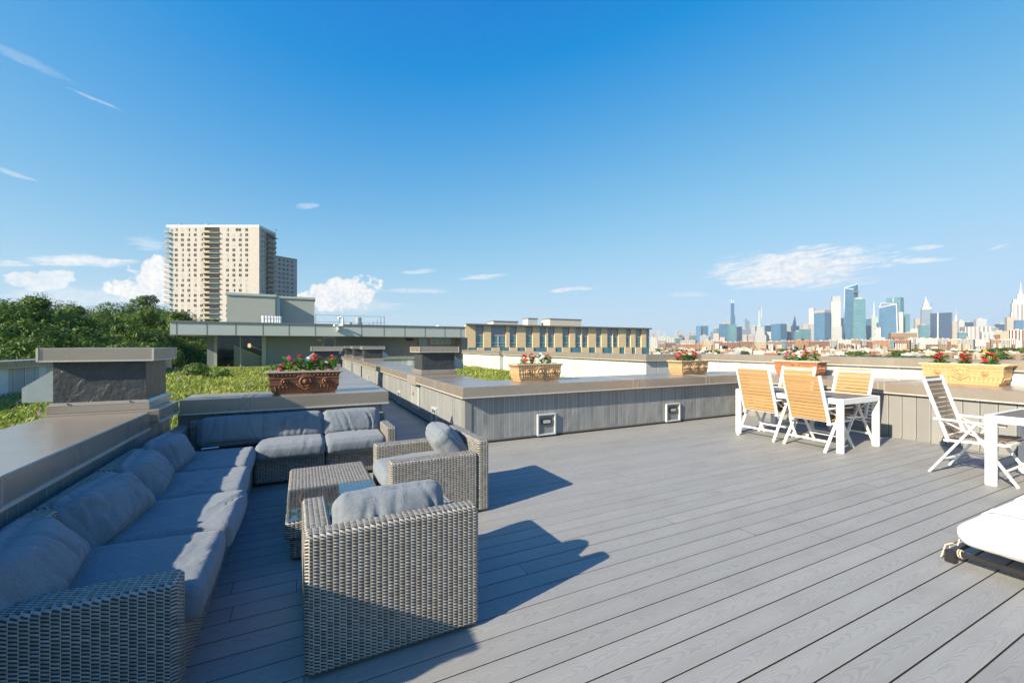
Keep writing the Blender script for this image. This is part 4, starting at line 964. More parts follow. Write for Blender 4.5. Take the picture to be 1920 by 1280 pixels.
# local: x along the sunny front (0..LW), y into the building, z up
fh=2.795; NF=21; DEP=16.5
def tz(k): return zt-1.15-(k+1)*fh           # floor line of storey k from the top
def px2x(u): return (u-312)/F*DT*1.0
mb=MB(); r0,r1=px2x(383.5),px2x(412)         # recessed balcony stack
mb.box(px2x(318)-.0,r0,0,DEP,GZ,zt); mb.box(r1,LW,0,DEP,GZ,zt); mb.box(r0,r1,1.7,DEP,GZ,zt); mb.box(px2x(312.5)+.6,px2x(318),1.4,DEP,GZ,zt)
mb.obj('wall',M_CBRICK,tw)
mb=MB(); mb.box(px2x(312),LW+.1,-.1,0.001,zt-.9,zt+.35); mb.box(LW-.0,LW+.12,0.002,DEP,zt-.9,zt+.35); mb.box(px2x(312),LW,.0011,DEP,zt+.001,zt+.3); mb.obj('roof_edge',simple('tower_roof_edge',(.66,.62,.56),.8),tw)
mb=MB(); mb.box(px2x(374),px2x(379),4,8,zt+.3,zt+2.2); mb.box(px2x(330),px2x(331),3,4,zt+.3,zt+2.); mb.box(px2x(498),px2x(500),9,10,zt,zt+.5); mb.obj('roof_hut',M_TRIMGREY,tw)
rnd=random.Random(4); wins=[]
for k in range(NF):
    z=tz(k)+.9
    for u in (330.5,342,354,366,378,426.5,438.5,450.5,462.5):
        if k==0 and u in (438.5,450.5): continue
        wins.append((px2x(u),z,1.55,rnd.random()))
wins.append((px2x(447),tz(0)+.9,3.,.9))
def winmesh(mb,x,z,w,r,y=-.02):
    mi=1 if r<.42 else 0
    mb.box(x-w/2,x-.04,y,y+.25,z,z+1.5,mi); mb.box(x+.04,x+w/2,y,y+.25,z,z+1.5,mi if r<.15 else 0); mb.box(x-.039,x+.039,y-.02,y+.2,z,z+1.5,2)
    mb.box(x-w/2,x+w/2,y-.03,y+.2,z-.42,z-.08,3)
WM=[M_WIN,M_WINPALE,M_FRAMEGREY,simple('air_grille',(.42,.36,.30),.7)]
rest=MB()
for i,q in enumerate(wins):
    if i<96: mb=MB(); winmesh(mb,*q); mb.obj('window',WM,tw)
    else: winmesh(rest,*q)
o=rest.obj('window',WM,tw); o['kind']='stuff'
M_RAILG=simple('balcony_panel',(.40,.36,.28),.6); M_SLAB=simple('balcony_slab',(.46,.40,.31),.8)
glass=MB(); 
for k in range(NF):
    z=tz(k)
    glass.box(r0+.3,r1-.3,1.66,1.69,z+.1,z+2.2,0 if k%3 else 1); glass.box(px2x(314),px2x(317.5),1.36,1.39,z+.1,z+2.2); glass.box(px2x(320),px2x(324.5),-.02,.1,z+.5,z+2.1)
glass.obj('balcony_door',[M_WINTEAL,M_WIN],tw)['kind']='stuff'
rl=[simple('balcony_railing_metal',(.16,.17,.17),.5)]
for k in range(NF):
    z=tz(k)
    for (x0,x1,y0,y1) in ((r0-.9,r1+.2,-1.1,1.69),(px2x(311),px2x(321.5),-1.2,1.38),):
        mb=MB(); mb.box(x0,x1,y0,y1,z-.2,z); s=mb.obj('balcony',M_SLAB,tw)
        mb=MB(); mb.box(x0,x1,y0,y0+.05,z+1.0,z+1.06); 
        for i in range(9): xx=x0+(x1-x0-.04)*i/8; mb.box(xx,xx+.04,y0,y0+.04,z,z+1.0)
        mb.box(x0+.05,x0+(x1-x0)*.45,y0+.052,y0+.06,z+.1,z+.95,1); mb.obj('railing',[rl[0],M_RAILG],s)
    x0,x1,y0,y1=LW,LW+1.6,6.,14.5
    if k>0:
        mb=MB(); mb.box(x0+.001,x1,y0,y1,z-.2,z); s=mb.obj('balcony',M_SLAB,tw)
        mb=MB(); mb.box(x1-.05,x1,y0,y1,z+.05,z+1.05); mb.obj('railing',rl,s)
mb=MB(); mb.box(LW+.001,LW+2.1,5.6,15.2,tz(0)+.2,tz(0)+.5); mb.obj('balcony_canopy',M_TRIMGREY,tw)
sw=MB()
for k in range(NF):
    z=tz(k)+.9
    for y in (2.2,4.3): sw.box(LW-.1,LW+.02,y,y+1.2,z,z+1.35)
    sw.box(LW-.1,LW+.015,6.6,14.2,tz(k)+.1,tz(k)+2.2,1)
sw.obj('window',[M_WIN,simple('balcony_recess',(.07,.075,.08),.6)],tw)['kind']='stuff'
tb=thing('apartment_tower','lower shaded apartment slab behind and to the right of the cream tower','tower',(0,0,0))
A=at_d(509,648,273.); B=at_d(557,648,287.); e=B-A; LB=e.length; tb.location=(A.x,A.y,0); tb.rotation_euler=(0,0,math.atan2(e.y,e.x)); zb=H+168*274/F
mb=MB(); mb.box(0,LB,0,26,GZ,zb); mb.obj('wall',M_CBRICK,tb); mb=MB(); mb.box(-.1,LB+.1,-.12,26.1,zb+.001,zb+.6); mb.obj('roof_edge',M_TRIMGREY,tb)
cnt=0; rest=MB()
for k in range(17):
    z=zb-2.5-k*2.9
    for f in (.10,.30,.47,.62,.80):
        x=LB*f; q=(x-.75,x+.75,-.03,.1,z,z+1.45)
        if cnt<85: mb=MB(); mb.box(*q); mb.obj('window',M_WIN,tb); cnt+=1
# ================================================================ yellow brick school-like building
yb=thing('brick_building','long flat roofed yellow brick building with tall teal windows','building',(0,60,0))
XY=lambda u: at_Y(u,60.); RZ=4.55; G1=1.15
def yz(v,u): 
    d=60/(CS-(u-CX)/F*SN); return H-(v-CY)*d/F
bays=[('b',873,892),('w',893,906),('b',907,921),('w2',922,948),('b',949,956),('w',956,968),('b',969,986),('w',987,998),('b',999,1012),('w',1013,1024),('b',1024,1028),('w',1028,1039),('b',1040,1055),('w',1056,1067),('b',1068,1079),('w',1080,1090),('b',1090,1092),('w',1092,1102),('b',1103,1118),('w',1118,1128),('b',1128,1139),('w',1139,1149),('b',1149,1150),('w',1150,1159),('b',1160,1174),('w',1174,1182),('b',1183,1192),('w',1193,1201),('b',1203,1212),('w',1212,1219)]
zt_=RZ; z1=1.18; mb=MB()
mb.prism([(XY(873),.5),(XY(1219),.5),(XY(1219)+8,20),(XY(873)+8,20)],GZ,zt_-.3)
for t_,a,b_ in bays:
    if t_=='b': mb.box(XY(a),XY(b_),.04,.5,z1,zt_-.001)
mb.box(XY(873)-.02,XY(1219),.3,.499,.4,z1-.001,0)
low=[(878,895),(908,922),(937,955),(970,985),(1000,1026),(1041,1054),(1069,1090),(1104,1116),(1129,1148),(1161,1171),(1184,1191),(1203,1218)]
mb.box(XY(873),XY(1219),-.1,.098,GZ,-.9)
for (a,b_) in zip([873]+[q[1] for q in low],[q[0] for q in low]+[1219]): mb.box(XY(a),XY(b_),-.1,.099,-.899,z1-.002)
mb.obj('wall',M_YBRICK,yb)
mb=MB(); mb.prism([(XY(873)-.05,-.4),(XY(1219)+.1,-.4),(XY(1219)+8,20.1),(XY(873)+8,20.1)],zt_,zt_+.22); mb.obj('roof_edge',M_TRIMGREY,yb)
for t_,a,b_ in bays:
    if t_[0]!='w': continue
    x0,x1=XY(a),XY(b_); f=MB(); f.box(x0,x1,.2,.49,2.95,zt_-.01); n=2 if t_=='w2' else 1
    f=f.obj('window',M_PANELGREY,yb); g=MB(); g.box(x0,x1,.24,.3,z1,2.949); g.obj('pane',M_WINTEAL,f)
    g=MB(); g.box(x0,x1,.18,.238,1.85,1.92); g.box(x0,x1,.18,.238,1.4,1.45)
    if n==2: xm=(x0+x1)/2; g.box(xm-.06,xm+.06,.17,.235,z1,2.94)
    g.obj('glazing_bar',M_EQ,f)
for a,b_ in low:
    g=MB(); g.box(XY(a)+.02,XY(b_)-.02,.0,.05,-.899,z1-.01); g.obj('window',M_WINTEAL,yb)
def ybox(name,label,cat,u0,u1,v0,Y,mat,dep=4.):
    x0,x1=at_Y(u0,Y),at_Y(u1,Y); d=Y/(CS-((u0+u1)/2-CX)/F*SN); z=H-(v0-CY)*d/F
    o=thing(name,label,cat,((x0+x1)/2,Y,RZ)); a=(x1-x0)/2
    mb=MB(); mb.box(-a,a,0,dep,.2,z-RZ); mb.obj('housing',mat,o); mb=MB(); mb.box(-a-.08,a+.08,-.08,dep+.08,z-RZ,z-RZ+.12); mb.obj('top',M_TRIMGREY,o); return o
ybox('roof_unit','long low grey plant unit on the yellow brick building','roof unit',925,971,603,66,M_EQ,2.5); ybox('roof_unit','square pale plant unit in the middle of the yellow brick roof','roof unit',990,1008,597.5,68,M_EQ,2.); ybox('roof_unit','wide beige bulkhead on the yellow brick roof','roof unit',1031,1090,599,66,M_EQB,3.)
# ================================================================ trees on the left
def make_tree(seed,hgt,rad,mat,leaf=.10,clumps=18,per=1100,flat=1.,spread=1.0,low=.45,shape='dome'):
    rnd=random.Random(seed); root=thing('tree','x','tree'); mb=MB(); th=hgt*.5
    mb.tube([(0,0,0),(.1,.05,th*.4),(-.05,.1,th*.75),(.0,0,hgt*.8)],[.34,.27,.2,.06],8)
    cs=[]
    for i in range(clumps):
        a=i*2.39996+rnd.uniform(-.4,.4); f=(i+.5)/clumps
        if shape=='cone': zz=hgt*(low+(1-low)*f); rr=rad*(1-.8*f)*rnd.uniform(.3,.9); r=rad*(.55-.3*f)
        else:
            rr=rad*spread*math.sqrt(f)*.82; zz=hgt*low+hgt*(1-low)*.80*math.sqrt(max(0,1-(rr/rad/spread)**2))*flat+rnd.uniform(-.06,.06)*hgt; r=rad*rnd.uniform(.24,.40)
            if i%4==3: zz-=hgt*.16
        cs.append((Vector((rr*math.cos(a),rr*math.sin(a),zz)),r))
    for c,r in cs[::3]:
        m_=Vector((c.x*.4,c.y*.4,hgt*.5+.1*c.z)); mb.tube([(0,0,th*.7),tuple(m_),tuple(c)],[.12,.08,.03],5)
    mb.obj('trunk',M_BARK,root)
    mb=MB()
    for c,r in cs:
        leaf_blob(mb,c,(r,r,r*.78),int(per*rnd.uniform(.8,1.2)),leaf,rnd)
        for k in range(5):
            d=Vector((rnd.gauss(0,1),rnd.gauss(0,1),rnd.gauss(.3,.8))).normalized(); leaf_blob(mb,c+d*r*.8,(r*.42,r*.42,r*.34),per//7,leaf,rnd)
    root['top']=max(v[2] for v in mb.v); mb.obj('crown',mat,root); return root
protos=[make_tree(1,17.,4.4,M_LEAF[0]),make_tree(2,17.,4.0,M_LEAF[1],clumps=15),make_tree(3,17.,6.0,M_LEAF[2],.09,20,750,.7,1.15,.72),make_tree(4,17.,3.0,M_LEAF[0],.09,16,700,1.,1.,.42,'cone')]
TOPS=[p['top'] for p in protos]
for p in protos: del p['top']
def place_tree(kind,u,vtop,d,label,first=[True]*4,wid=1.,group='trees along the left edge beyond the parapet'):
    q=at_d(u,vtop,d); p=protos[kind]; hh=(q.z-GZ)/TOPS[kind]
    if first[kind]: o=p; first[kind]=False
    else: o=copy_tree(p)
    o.location=(q.x,q.y,GZ); o.scale=(hh*wid,hh*wid,hh); o.rotation_euler=(0,0,u*.7); tag(o,label,None,group); return o
TREES=[(0,-40,540,24,'dark tree cut by the left edge of the photo',1.15),(1,28,550,27,'tall bright tree nearest the left edge',1.1),(0,78,572,29,'dark round tree second from the left edge',1.),(1,118,568,34,'bright round tree just before the umbrella crowned tree',.95),
 (2,142,556,56,'umbrella shaped dull green tree with sky showing through its crown',1.2),(0,170,588,34,'dark round tree right below the umbrella crown',.95),(1,212,583,38,'bright rounded tree right of the umbrella crowned tree',1.),(0,238,566,50,'broad dark dome left of the pine like tree',1.25),
 (3,271,551,58,'narrow pine like tree sticking up before the white cloud',1.25),(1,262,578,42,'bright dome below the pine like tree',1.),(0,300,572,52,'dark dome between the pine like tree and the tower',1.1),(1,322,582,44,'light green dome left of the tower foot',1.),(0,356,584,50,'rounded tree before the foot of the cream tower',1.1),(1,386,596,60,'bright tree behind the penthouse fascia by the tower',1.),
 (0,5,590,21,'shaded lower tree at the far left',1.),(1,60,598,23,'bright low tree above the left parapet',.95),(0,104,606,24,'dark low tree left of the chimney cap',1.),(1,150,612,26,'bright low tree above the chimney cap, left part',.95),(0,195,612,27,'dark low tree above the middle of the chimney cap',1.),(1,240,606,30,'bright low tree above the chimney cap, right part',1.),
 (0,282,610,31,'dark low tree right of the chimney cap',1.),(1,318,616,33,'bright low tree below the penthouse corner',.95),(0,350,632,34,'shaded tree under the penthouse overhang',.9),(0,375,640,36,'dark bush at the penthouse wall corner',.8),(0,30,630,19,'lowest dark foliage at the left edge above the parapet',.9),(0,128,636,22,'lowest dark foliage behind the chimney cap, left',.9),(0,215,636,24,'lowest dark foliage behind the chimney cap, middle',.9),(0,300,640,27,'lowest dark foliage right of the chimney cap',.9)]
for k,u,v,d,lab,wd in TREES: place_tree(k,u,v,d,lab,wid=wd)
# ================================================================ ground and haze
mb=MB(); mb.box(-9000,9000,-3000,12000,GZ-1,GZ); g=mb.obj('ground',simple('distant_ground',(.12,.14,.085),.95,0,.75,.035)); g['kind']='structure'
rb=thing('apartment_block','brick apartment block under the roof terrace','building'); mb=MB(); mb.box(-4.3,10.0,-6,30,GZ,-.45); mb.obj('wall',M_YBRICK,rb)
# ================================================================ far skyline and the town before it
def m_facade(name,wall,glass,pu,pv,fu=.5,fv=.5,rough=.35,spec=.5,blot=.25,bs=.02):
    m,t,b=new_mat(name); U,V,_=uvs(t)
    a=t.m('DIVIDE',U,pu); c=t.m('DIVIDE',V,pv)
    wx=t.m('LESS_THAN',t.m('FRACT',a),fu); wz=t.m('LESS_THAN',t.m('FRACT',c),fv); w=t.m('MULTIPLY',wx,wz)
    r=t.white(t.xyz(t.m('FLOOR',a),t.m('FLOOR',c),1.)); w=t.m('MULTIPLY',w,t.lin(r,0,1,.45,1.))
    n=t.noise(t.xyz(U,V),bs,3)
    col=t.mix(w,t.mix(n,[x*(1-blot) for x in wall],[min(1,x*(1+blot)) for x in wall]),glass)
    t.put(b.inputs['Base Color'],col); b.inputs['Roughness'].default_value=rough; b.inputs['Specular IOR Level'].default_value=spec
    return m
FA={'blue':m_facade('blue_glass_facade',(.075,.18,.30),(.03,.085,.17),9,11,.8,.7,.18,.8,.35,.012),
 'dark':m_facade('dark_blue_facade',(.03,.065,.14),(.015,.03,.075),9,11,.7,.7,.22,.7,.3,.012),
 'teal':m_facade('teal_glass_facade',(.12,.25,.30),(.04,.11,.15),9,11,.75,.6,.2,.7,.4,.02),
 'pale':m_facade('pale_stone_facade',(.37,.375,.385),(.23,.24,.27),14,13,.5,.5,.7,.3,.08,.01),
 'white':m_facade('white_facade',(.40,.415,.43),(.26,.29,.33),14,13,.5,.5,.6,.3,.06,.01),
 'beige':m_facade('beige_facade',(.40,.35,.31),(.25,.23,.22),14,13,.5,.5,.7,.3,.1,.01),
 'pink':m_facade('pinkish_facade',(.38,.31,.295),(.25,.21,.22),14,13,.5,.5,.7,.3,.1,.01),
 'green':m_facade('greenish_glass_facade',(.42,.47,.43),(.30,.36,.35),12,11,.6,.6,.25,.6,.15,.012),
 'strip':m_facade('vertical_striped_facade',(.50,.45,.43),(.14,.13,.17),26,2000,.5,1.,.6,.3,.1,.01),
 'grey':m_facade('grey_blue_facade',(.20,.25,.32),(.10,.14,.2),12,11,.6,.6,.3,.5,.2,.012),
 # nearer town blocks
 'm_brick':m_facade('town_brick',(0.195,0.105,0.082),(0.062,0.047,0.047),4.6,3.4,.45,.5,.8,.3,.15,.05),
 'm_tan':m_facade('town_tan_brick',(0.257,0.176,0.125),(0.078,0.062,0.055),4.6,3.4,.45,.5,.8,.3,.12,.05),
 'm_cream':m_facade('town_cream',(0.406,0.343,0.257),(0.140,0.117,0.101),4.6,3.4,.42,.5,.8,.3,.08,.05),
 'm_white':m_facade('town_white',(0.437,0.429,0.406),(0.172,0.187,0.203),5.2,3.4,.42,.45,.7,.3,.06,.05),
 'm_brown':m_facade('town_brown',(0.187,0.125,0.098),(0.070,0.055,0.055),5,3.4,.5,.5,.8,.3,.15,.05),
 'm_grey':m_facade('town_grey',(0.281,0.281,0.281),(0.101,0.117,0.133),5,3.4,.5,.5,.7,.3,.12,.05),
 'm_glass':m_facade('town_glass',(0.125,0.234,0.281),(0.062,0.133,0.172),5,3.4,.8,.7,.2,.7,.2,.05),
 'm_orange':m_facade('town_orange',(0.281,0.156,0.101),(0.109,0.070,0.055),7,3.4,.4,.4,.8,.3,.1,.05),
 'm_grid':m_facade('town_grid_white',(0.452,0.452,0.445),(0.062,0.086,0.125),7,5.,.5,.62,.6,.4,.05,.05)}
M_ROOFGREY=simple('flat_roof_gravel',(.42,.40,.37),.9); M_ROOFORANGE=simple('orange_roof',(.50,.22,.12),.8); M_SPIRE=simple('spire_metal',(.55,.58,.6),.4,.4)
M_EDGEW=simple('white_facade_edge',(.75,.78,.8),.5)
def zof(v,d): return H-(v-CY)*d/F
def block(name,label,cat,u0,u1,vtop,d,mat,group,yaw=25.,dep=.7,top=None,crown=None):
    "a building d metres away spanning the pixels u0..u1 with its roof at vtop"
    c=at_d((u0+u1)/2,CY,d); wtot=(u1-u0)/F*d; va=math.atan2(c.x,c.y); yw=R(yaw)
    w=wtot/(math.cos(yw)+dep*abs(math.sin(yw)))
    o=thing(name,label,cat,(c.x,c.y,GZ),-va+yw,group); o.location.x+=math.sin(va)*w*dep*.5; o.location.y+=math.cos(va)*w*dep*.5
    z=zof(vtop,d)-GZ; mb=MB(); a,b=w/2,w*dep/2
    if top is None: mb.box(-a,a,-b,b,0,z)
    else:                                                   # tapered or chopped: four roof heights / inset
        ins,dz=top; q=[(-a,-b),(a,-b),(a,b),(-a,b)]
        T=[(x*ins,y*ins,z-dz[i]/F*d) for i,(x,y) in enumerate(q)]; B=[(x,y,0) for x,y in q]
        for i in range(4): j=(i+1)%4; mb.face([B[i],B[j],T[j],T[i]])
        mb.face(T)
    mb.obj('walls',FA[mat],o); return o,a,b,z,d
def extra(o,name,mat,fn):
    mb=MB(); fn(mb); mb.obj(name,mat,o)
SK='tall towers of the distant skyline'
def sky(u0,u1,v,mat,label,d=4200,**k): return block('skyscraper',label,'skyscraper',u0,u1,v,d,mat,SK,**k)
px=lambda n,d=4200: n/F*d
for q in [ # plain shafts, left to right
 (1221,1228,624,'pink','small pinkish tower just right of the yellow brick building',5200),(1233,1238.5,620,'white','slim white tower left of the pale twin blocks on the far left of the skyline',5200),(1244,1248,622,'white','short pale tower right of the slim white one at the skyline left end',5200),
 (1266.5,1273,620,'beige','beige tower with rounded top before the open gap of the skyline',4800),(1280,1285.5,623,'pink','left one of two small pink towers',5000),(1291,1296,622.5,'pink','right one of two small pink towers',5000),(1299,1303.5,623.5,'beige','peach slab beside the blue twin towers',5000),
 (1305.5,1316,611,'blue','left one of the blue twin towers',4300),(1317,1327.5,610.5,'blue','right one of the blue twin towers',4300),(1326,1331.5,631,'dark','dark low step at the foot of the blue twin towers',4250),
 (1313,1328,629,'pale','pale stone block before the blue twin towers',3900),(1337,1343.5,616.5,'grey','grey tower left of the wide blue pair',4300),(1342.5,1349.5,615,'teal','teal tower touching the wide blue pair on its left',4250),(1338,1349,625,'pink','pink stepped block below the teal tower',3900),
 (1349,1364.5,607,'blue','wide blue tower, left of the pair under the tallest slim tower',4000),(1364,1380,607.5,'teal','wide teal tower, right of the pair under the tallest slim tower',3950),(1360,1367,600,'beige','beige top peeping over the wide blue pair',4700),(1350,1360,632,'pink','low pink block before the wide blue pair',3700),
 (1381,1390.5,612,'dark','dark blue tower right of the wide pair',4300),(1389,1408,617,'grey','grey blue slab below the curved top tower',4500),(1408,1415.5,609,'pale','grey beige tower left of the green pyramid tower',4200),(1415,1419.5,611.5,'dark','narrow dark tower touching the green pyramid tower',4400),(1392,1400,627,'beige','beige low block with a dark base under the curved tower',3700),(1401,1412,629,'pink','pink low block left of the green pyramid tower',3700),
 (1434.5,1447.5,610,'dark','navy tower right of the green pyramid tower',4400),(1434,1447,622,'green','pale green grey block before the navy tower',3900),(1473,1478.5,608.5,'pink','narrow pinkish slab right of the big blue box tower',4600),(1474,1484.5,620.5,'grey','dark grey stepped tower right of the big blue box tower',3900),
 (1489,1501,621.5,'teal','pale teal low tower below the pointed glass tower',3800),(1499,1518.5,617,'teal','broad teal block right of the pointed glass tower',3900),(1504,1515.5,606.5,'beige','beige domed tower behind the broad teal block',4500),(1517.5,1526.5,577.5,'white','very slim white slab tower left of the big dark blue tower',4700),(1517,1529,608,'pale','pale block under the very slim white slab',4200),
 (1576,1585,596,'dark','navy tower squeezed between the pale slim tower and the tallest glass tower',4100),(1619,1632,597.5,'blue','blue block right of the tall teal glass tower',3900),(1645,1656.5,605,'blue','light blue low block left of the notched tower',3900),
 (1682,1693,585,'green','greenish glass block below the tall trapezoid tower',3850),(1692,1704,589,'teal','teal stepped block right of the greenish glass block',3900),(1715.5,1729,597,'beige','beige slab with dark top left of the tapering silver tower',4400),(1710,1723.5,616,'green','pale green block at the foot of the tapering silver tower',3700),(1723,1739.5,609,'teal','bright teal block at the foot of the tapering silver tower',3650),
 (1780,1796,602,'beige','beige block right of the navy striped tower',4300),(1797,1806.5,601,'white','white slab right of the crowned spire tower',4200),(1807,1823,604,'dark','dark blue block behind the striped slab',4600),(1829,1846,598,'white','white slab with a dark cornice above the striped slab',4500),(1808,1850,612,'strip','wide striped slab before the white slab',3700),(1847,1858.5,613,'pink','pinkish end block of the wide striped slab',3750),
 (1857,1869.5,614,'grey','low grey blue block right of the striped slab',4500),(1869,1887.5,607.5,'dark','navy flat topped block left of the rounded beige tower',4500),(1888,1904.5,594.5,'beige','rounded beige and teal tower left of the spired stone tower',3900),(1904,1916.5,600,'blue','blue glass tower at the foot of the spired stone tower',3800)]:
    u0,u1,v,m,lab,d=q; o,a,b,z,dd=sky(u0,u1,v,m,lab,d,yaw=(18,28,-12,22)[int(u0*7)%4])
    if int(u0*3)%2: extra(o,'roof_hut',M_ROOFGREY,lambda mb: mb.box(-a*.45,a*.3,-b*.4,b*.4,z,z+px(2.0,dd)))
rf_=random.Random(31)
for i in range(46):
    u=1212+708*((i*.618034+.11)%1.); k=rf_.choice((('grey','hazy grey blue'),('pale','pale stone'),('beige','beige'),('dark','dark blue'),('pink','pinkish'),('teal','hazy teal'))); wd=rf_.uniform(6,14)
    o,a,b,z,dd=block('skyscraper','low %s tower among the small ones filling the gaps of the skyline'%k[1],'skyscraper',u-wd/2,u+wd/2,rf_.uniform(616,634) if u>1330 else rf_.uniform(628,638),rf_.uniform(4700,5400),k[0],'small far towers filling the gaps of the skyline',yaw=rf_.uniform(-30,30))
# landmark shapes
o,a,b,z,d=sky(1370,1378,592,'blue','lower half of the tallest slim blue supertall tower',4600); 
extra(o,'upper_shaft',FA['blue'],lambda mb:(mb.box(-a*.92,a*.5,-b,b*.9,z,z+px(24,d)),))
extra(o,'crown',M_EDGEW,lambda mb:(mb.bar((-a*.6,0,z+px(24,d)),(-a*1.0,0,z+px(31,d)),px(.8,d),px(.8,d)),mb.bar((a*.2,0,z+px(24,d)),(a*.5,0,z+px(29,d)),px(.6,d),px(.6,d))))
o['label']='slim blue tower with a thin upper half, tallest in the left skyline'
o,a,b,z,d=sky(1397,1405,597,'grey','glass tower with a curved sloping top',4500,top=(.98,(0,6,6,0)))
o,a,b,z,d=sky(1420.5,1426,580,'pale','needle thin tower tapering to a dark tip above the green pyramid',4700,yaw=0,top=(.45,(0,2,2,0)))
extra(o,'tip',M_TRIMGREY,lambda mb: mb.box(-a*.42,a*.35,-b*.4,b*.4,z-px(2,d),z+px(5,d))); extra(o,'crane',M_SPIRE,lambda mb: mb.bar((a*1.3,0,z-px(18,d)),(a*1.5,0,z+px(4,d)),px(.6,d),px(.6,d)))
o,a,b,z,d=sky(1414,1435,628,'pale','pinkish stone tower with set backs and a green pyramid roof',3800,yaw=12)
extra(o,'upper_walls',FA['pale'],lambda mb:(mb.box(-a*.75,a*.75,-b*.8,b*.8,z,z+px(8,d)),mb.box(-a*.55,a*.55,-b*.6,b*.6,z+px(8,d),z+px(16,d))))
extra(o,'pyramid_roof',simple('copper_green_roof',(.22,.38,.36),.6),lambda mb: mb.lathe([(a*.55,z+px(16,d)),(a*.42,z+px(19,d)),(a*.2,z+px(22,d)),(0,z+px(25,d))],8))
o,a,b,z,d=sky(1447.5,1473,607,'blue','big blue glass box tower right of the green pyramid tower',3800,yaw=-38,dep=.8)
o,a,b,z,d=sky(1484,1497.5,611,'dark','pointed dark glass shard like tower',4300)
extra(o,'pointed_top',FA['dark'],lambda mb: [mb.face([(-a*.8,-b*.5,z),(a*.3,-b*.5,z),(-a*.05,0,z+px(20,d))]),mb.face([(a*.3,-b*.5,z),(a*.3,b*.5,z),(-a*.05,0,z+px(20,d))]),mb.face([(a*.3,b*.5,z),(-a*.8,b*.5,z),(-a*.05,0,z+px(20,d))]),mb.face([(-a*.8,b*.5,z),(-a*.8,-b*.5,z),(-a*.05,0,z+px(20,d))])])
o,a,b,z,d=sky(1529,1554,586,'blue','big dark blue office tower with a pinkish crown, left of the pale slim tower',3500,yaw=-35,dep=.75); extra(o,'crown',FA['pink'],lambda mb: mb.box(-a*.98,a*.98,-b*.98,b*.98,z,z+px(4.5,d)))
o,a,b,z,d=sky(1556.5,1576,612,'pale','pale slim stepped tower left of the tallest glass tower',3500,yaw=10)
extra(o,'upper_walls',FA['white'],lambda mb:(mb.box(-a*.86,a*.86,-b*.86,b*.86,z,z+px(47,d)),)); extra(o,'top_walls',FA['pale'],lambda mb: mb.box(-a*.6,a*.8,-b*.8,b*.8,z+px(47,d),z+px(57,d))); extra(o,'podium',FA['pale'],lambda mb: mb.box(-a*1.5,a*1.1,-b*1.3,b,0,px(13,d)))
o,a,b,z,d=sky(1584,1608,532,'blue','tallest glass tower with a sloping crown and a triangular sky deck',3500,yaw=-30,dep=.75,top=(.80,(6.5,11,0,7)))
extra(o,'sky_deck',M_TRIMGREY,lambda mb: [mb.prism([(a*.5,-b*.9),(a*1.9,-b*1.1),(a*.85,b*.3)],z-px(16.5,d),z-px(14.5,d))])
extra(o,'edge_line',M_EDGEW,lambda mb: (mb.bar((-a*.8,-b*.8,z-px(6.5,d)),(a*.8,-b*.8,z-px(11,d)),px(.7,d),px(.7,d)),mb.bar((-a*.8,-b*.8,z-px(6.5,d)),(a*.8,b*.8,z),px(.7,d),px(.7,d)),mb.bar((-a,-b,0),(-a*.8,-b*.8,z-px(6.5,d)),px(.7,d),px(.7,d))))
o,a,b,z,d=sky(1597,1621,560.5,'teal','tall teal glass tower in front of the tallest glass tower',3350,yaw=20,top=(.88,(0,0,0,0))); extra(o,'roof_hut',M_ROOFGREY,lambda mb: mb.box(-a*.5,a*.5,-b*.5,b*.5,z,z+px(3,d)))
extra(o,'white_fin',M_EDGEW,lambda mb: mb.bar((a*1.15,-b,px(2,d)),(a*.75,-b,px(15,d)),px(1.1,d),px(1.1,d)))
o,a,b,z,d=sky(1632,1645.5,590,'green','pale greenish tower with a tall white spire',4400,top=(.85,(0,5,5,0))); extra(o,'spire',M_EDGEW,lambda mb: mb.tube([(0,0,z-px(5,d)),(0,0,z+px(8,d)),(0,0,z+px(24,d))],[px(.8,d),px(.6,d),px(.2,d)],6))
o,a,b,z,d=sky(1664,1692,557,'teal','tall trapezoid blue tower behind the notched tower',4000,yaw=-20,top=(.88,(0,.5,1,0))); extra(o,'edge_line',M_EDGEW,lambda mb: mb.bar((a*.0,-b*.93,z*.4),(a*.0,-b*.9,z),px(.6,d),px(.6,d)))
o,a,b,z,d=sky(1651,1682,565.5,'blue','blue glass tower with a notched triangular crown edged in white',3450,yaw=-8,dep=.8,top=(.86,(10,5,1,0)))
T=[(-a*.86,-b*.86,z-px(10,d)),(a*.86,-b*.86,z-px(5,d)),(a*.86,b*.86,z-px(1,d)),(-a*.86,b*.86,z)]
extra(o,'edge_line',M_EDGEW,lambda mb: (mb.bar(T[0],T[1],px(.9,d),px(.9,d)),mb.bar(T[0],T[3],px(.9,d),px(.9,d)),mb.bar(T[3],T[1],px(.8,d),px(.8,d)),mb.bar((a,-b,0),T[1],px(.9,d),px(.9,d))))
extra(o,'crown_screen',FA['grey'],lambda mb: (mb.face([(-a*.86,-b*.86,z-px(9.6,d)),(a*.86,-b*.86,z-px(4.6,d)),(a*.86,b*.86,z-px(.6,d)),(-a*.86,b*.86,z+px(.4,d))]),))
o,a,b,z,d=sky(1728,1746.5,580,'grey','tapering silver tower with setbacks and a mast',4300,yaw=10,top=(.88,(0,0,0,0)))
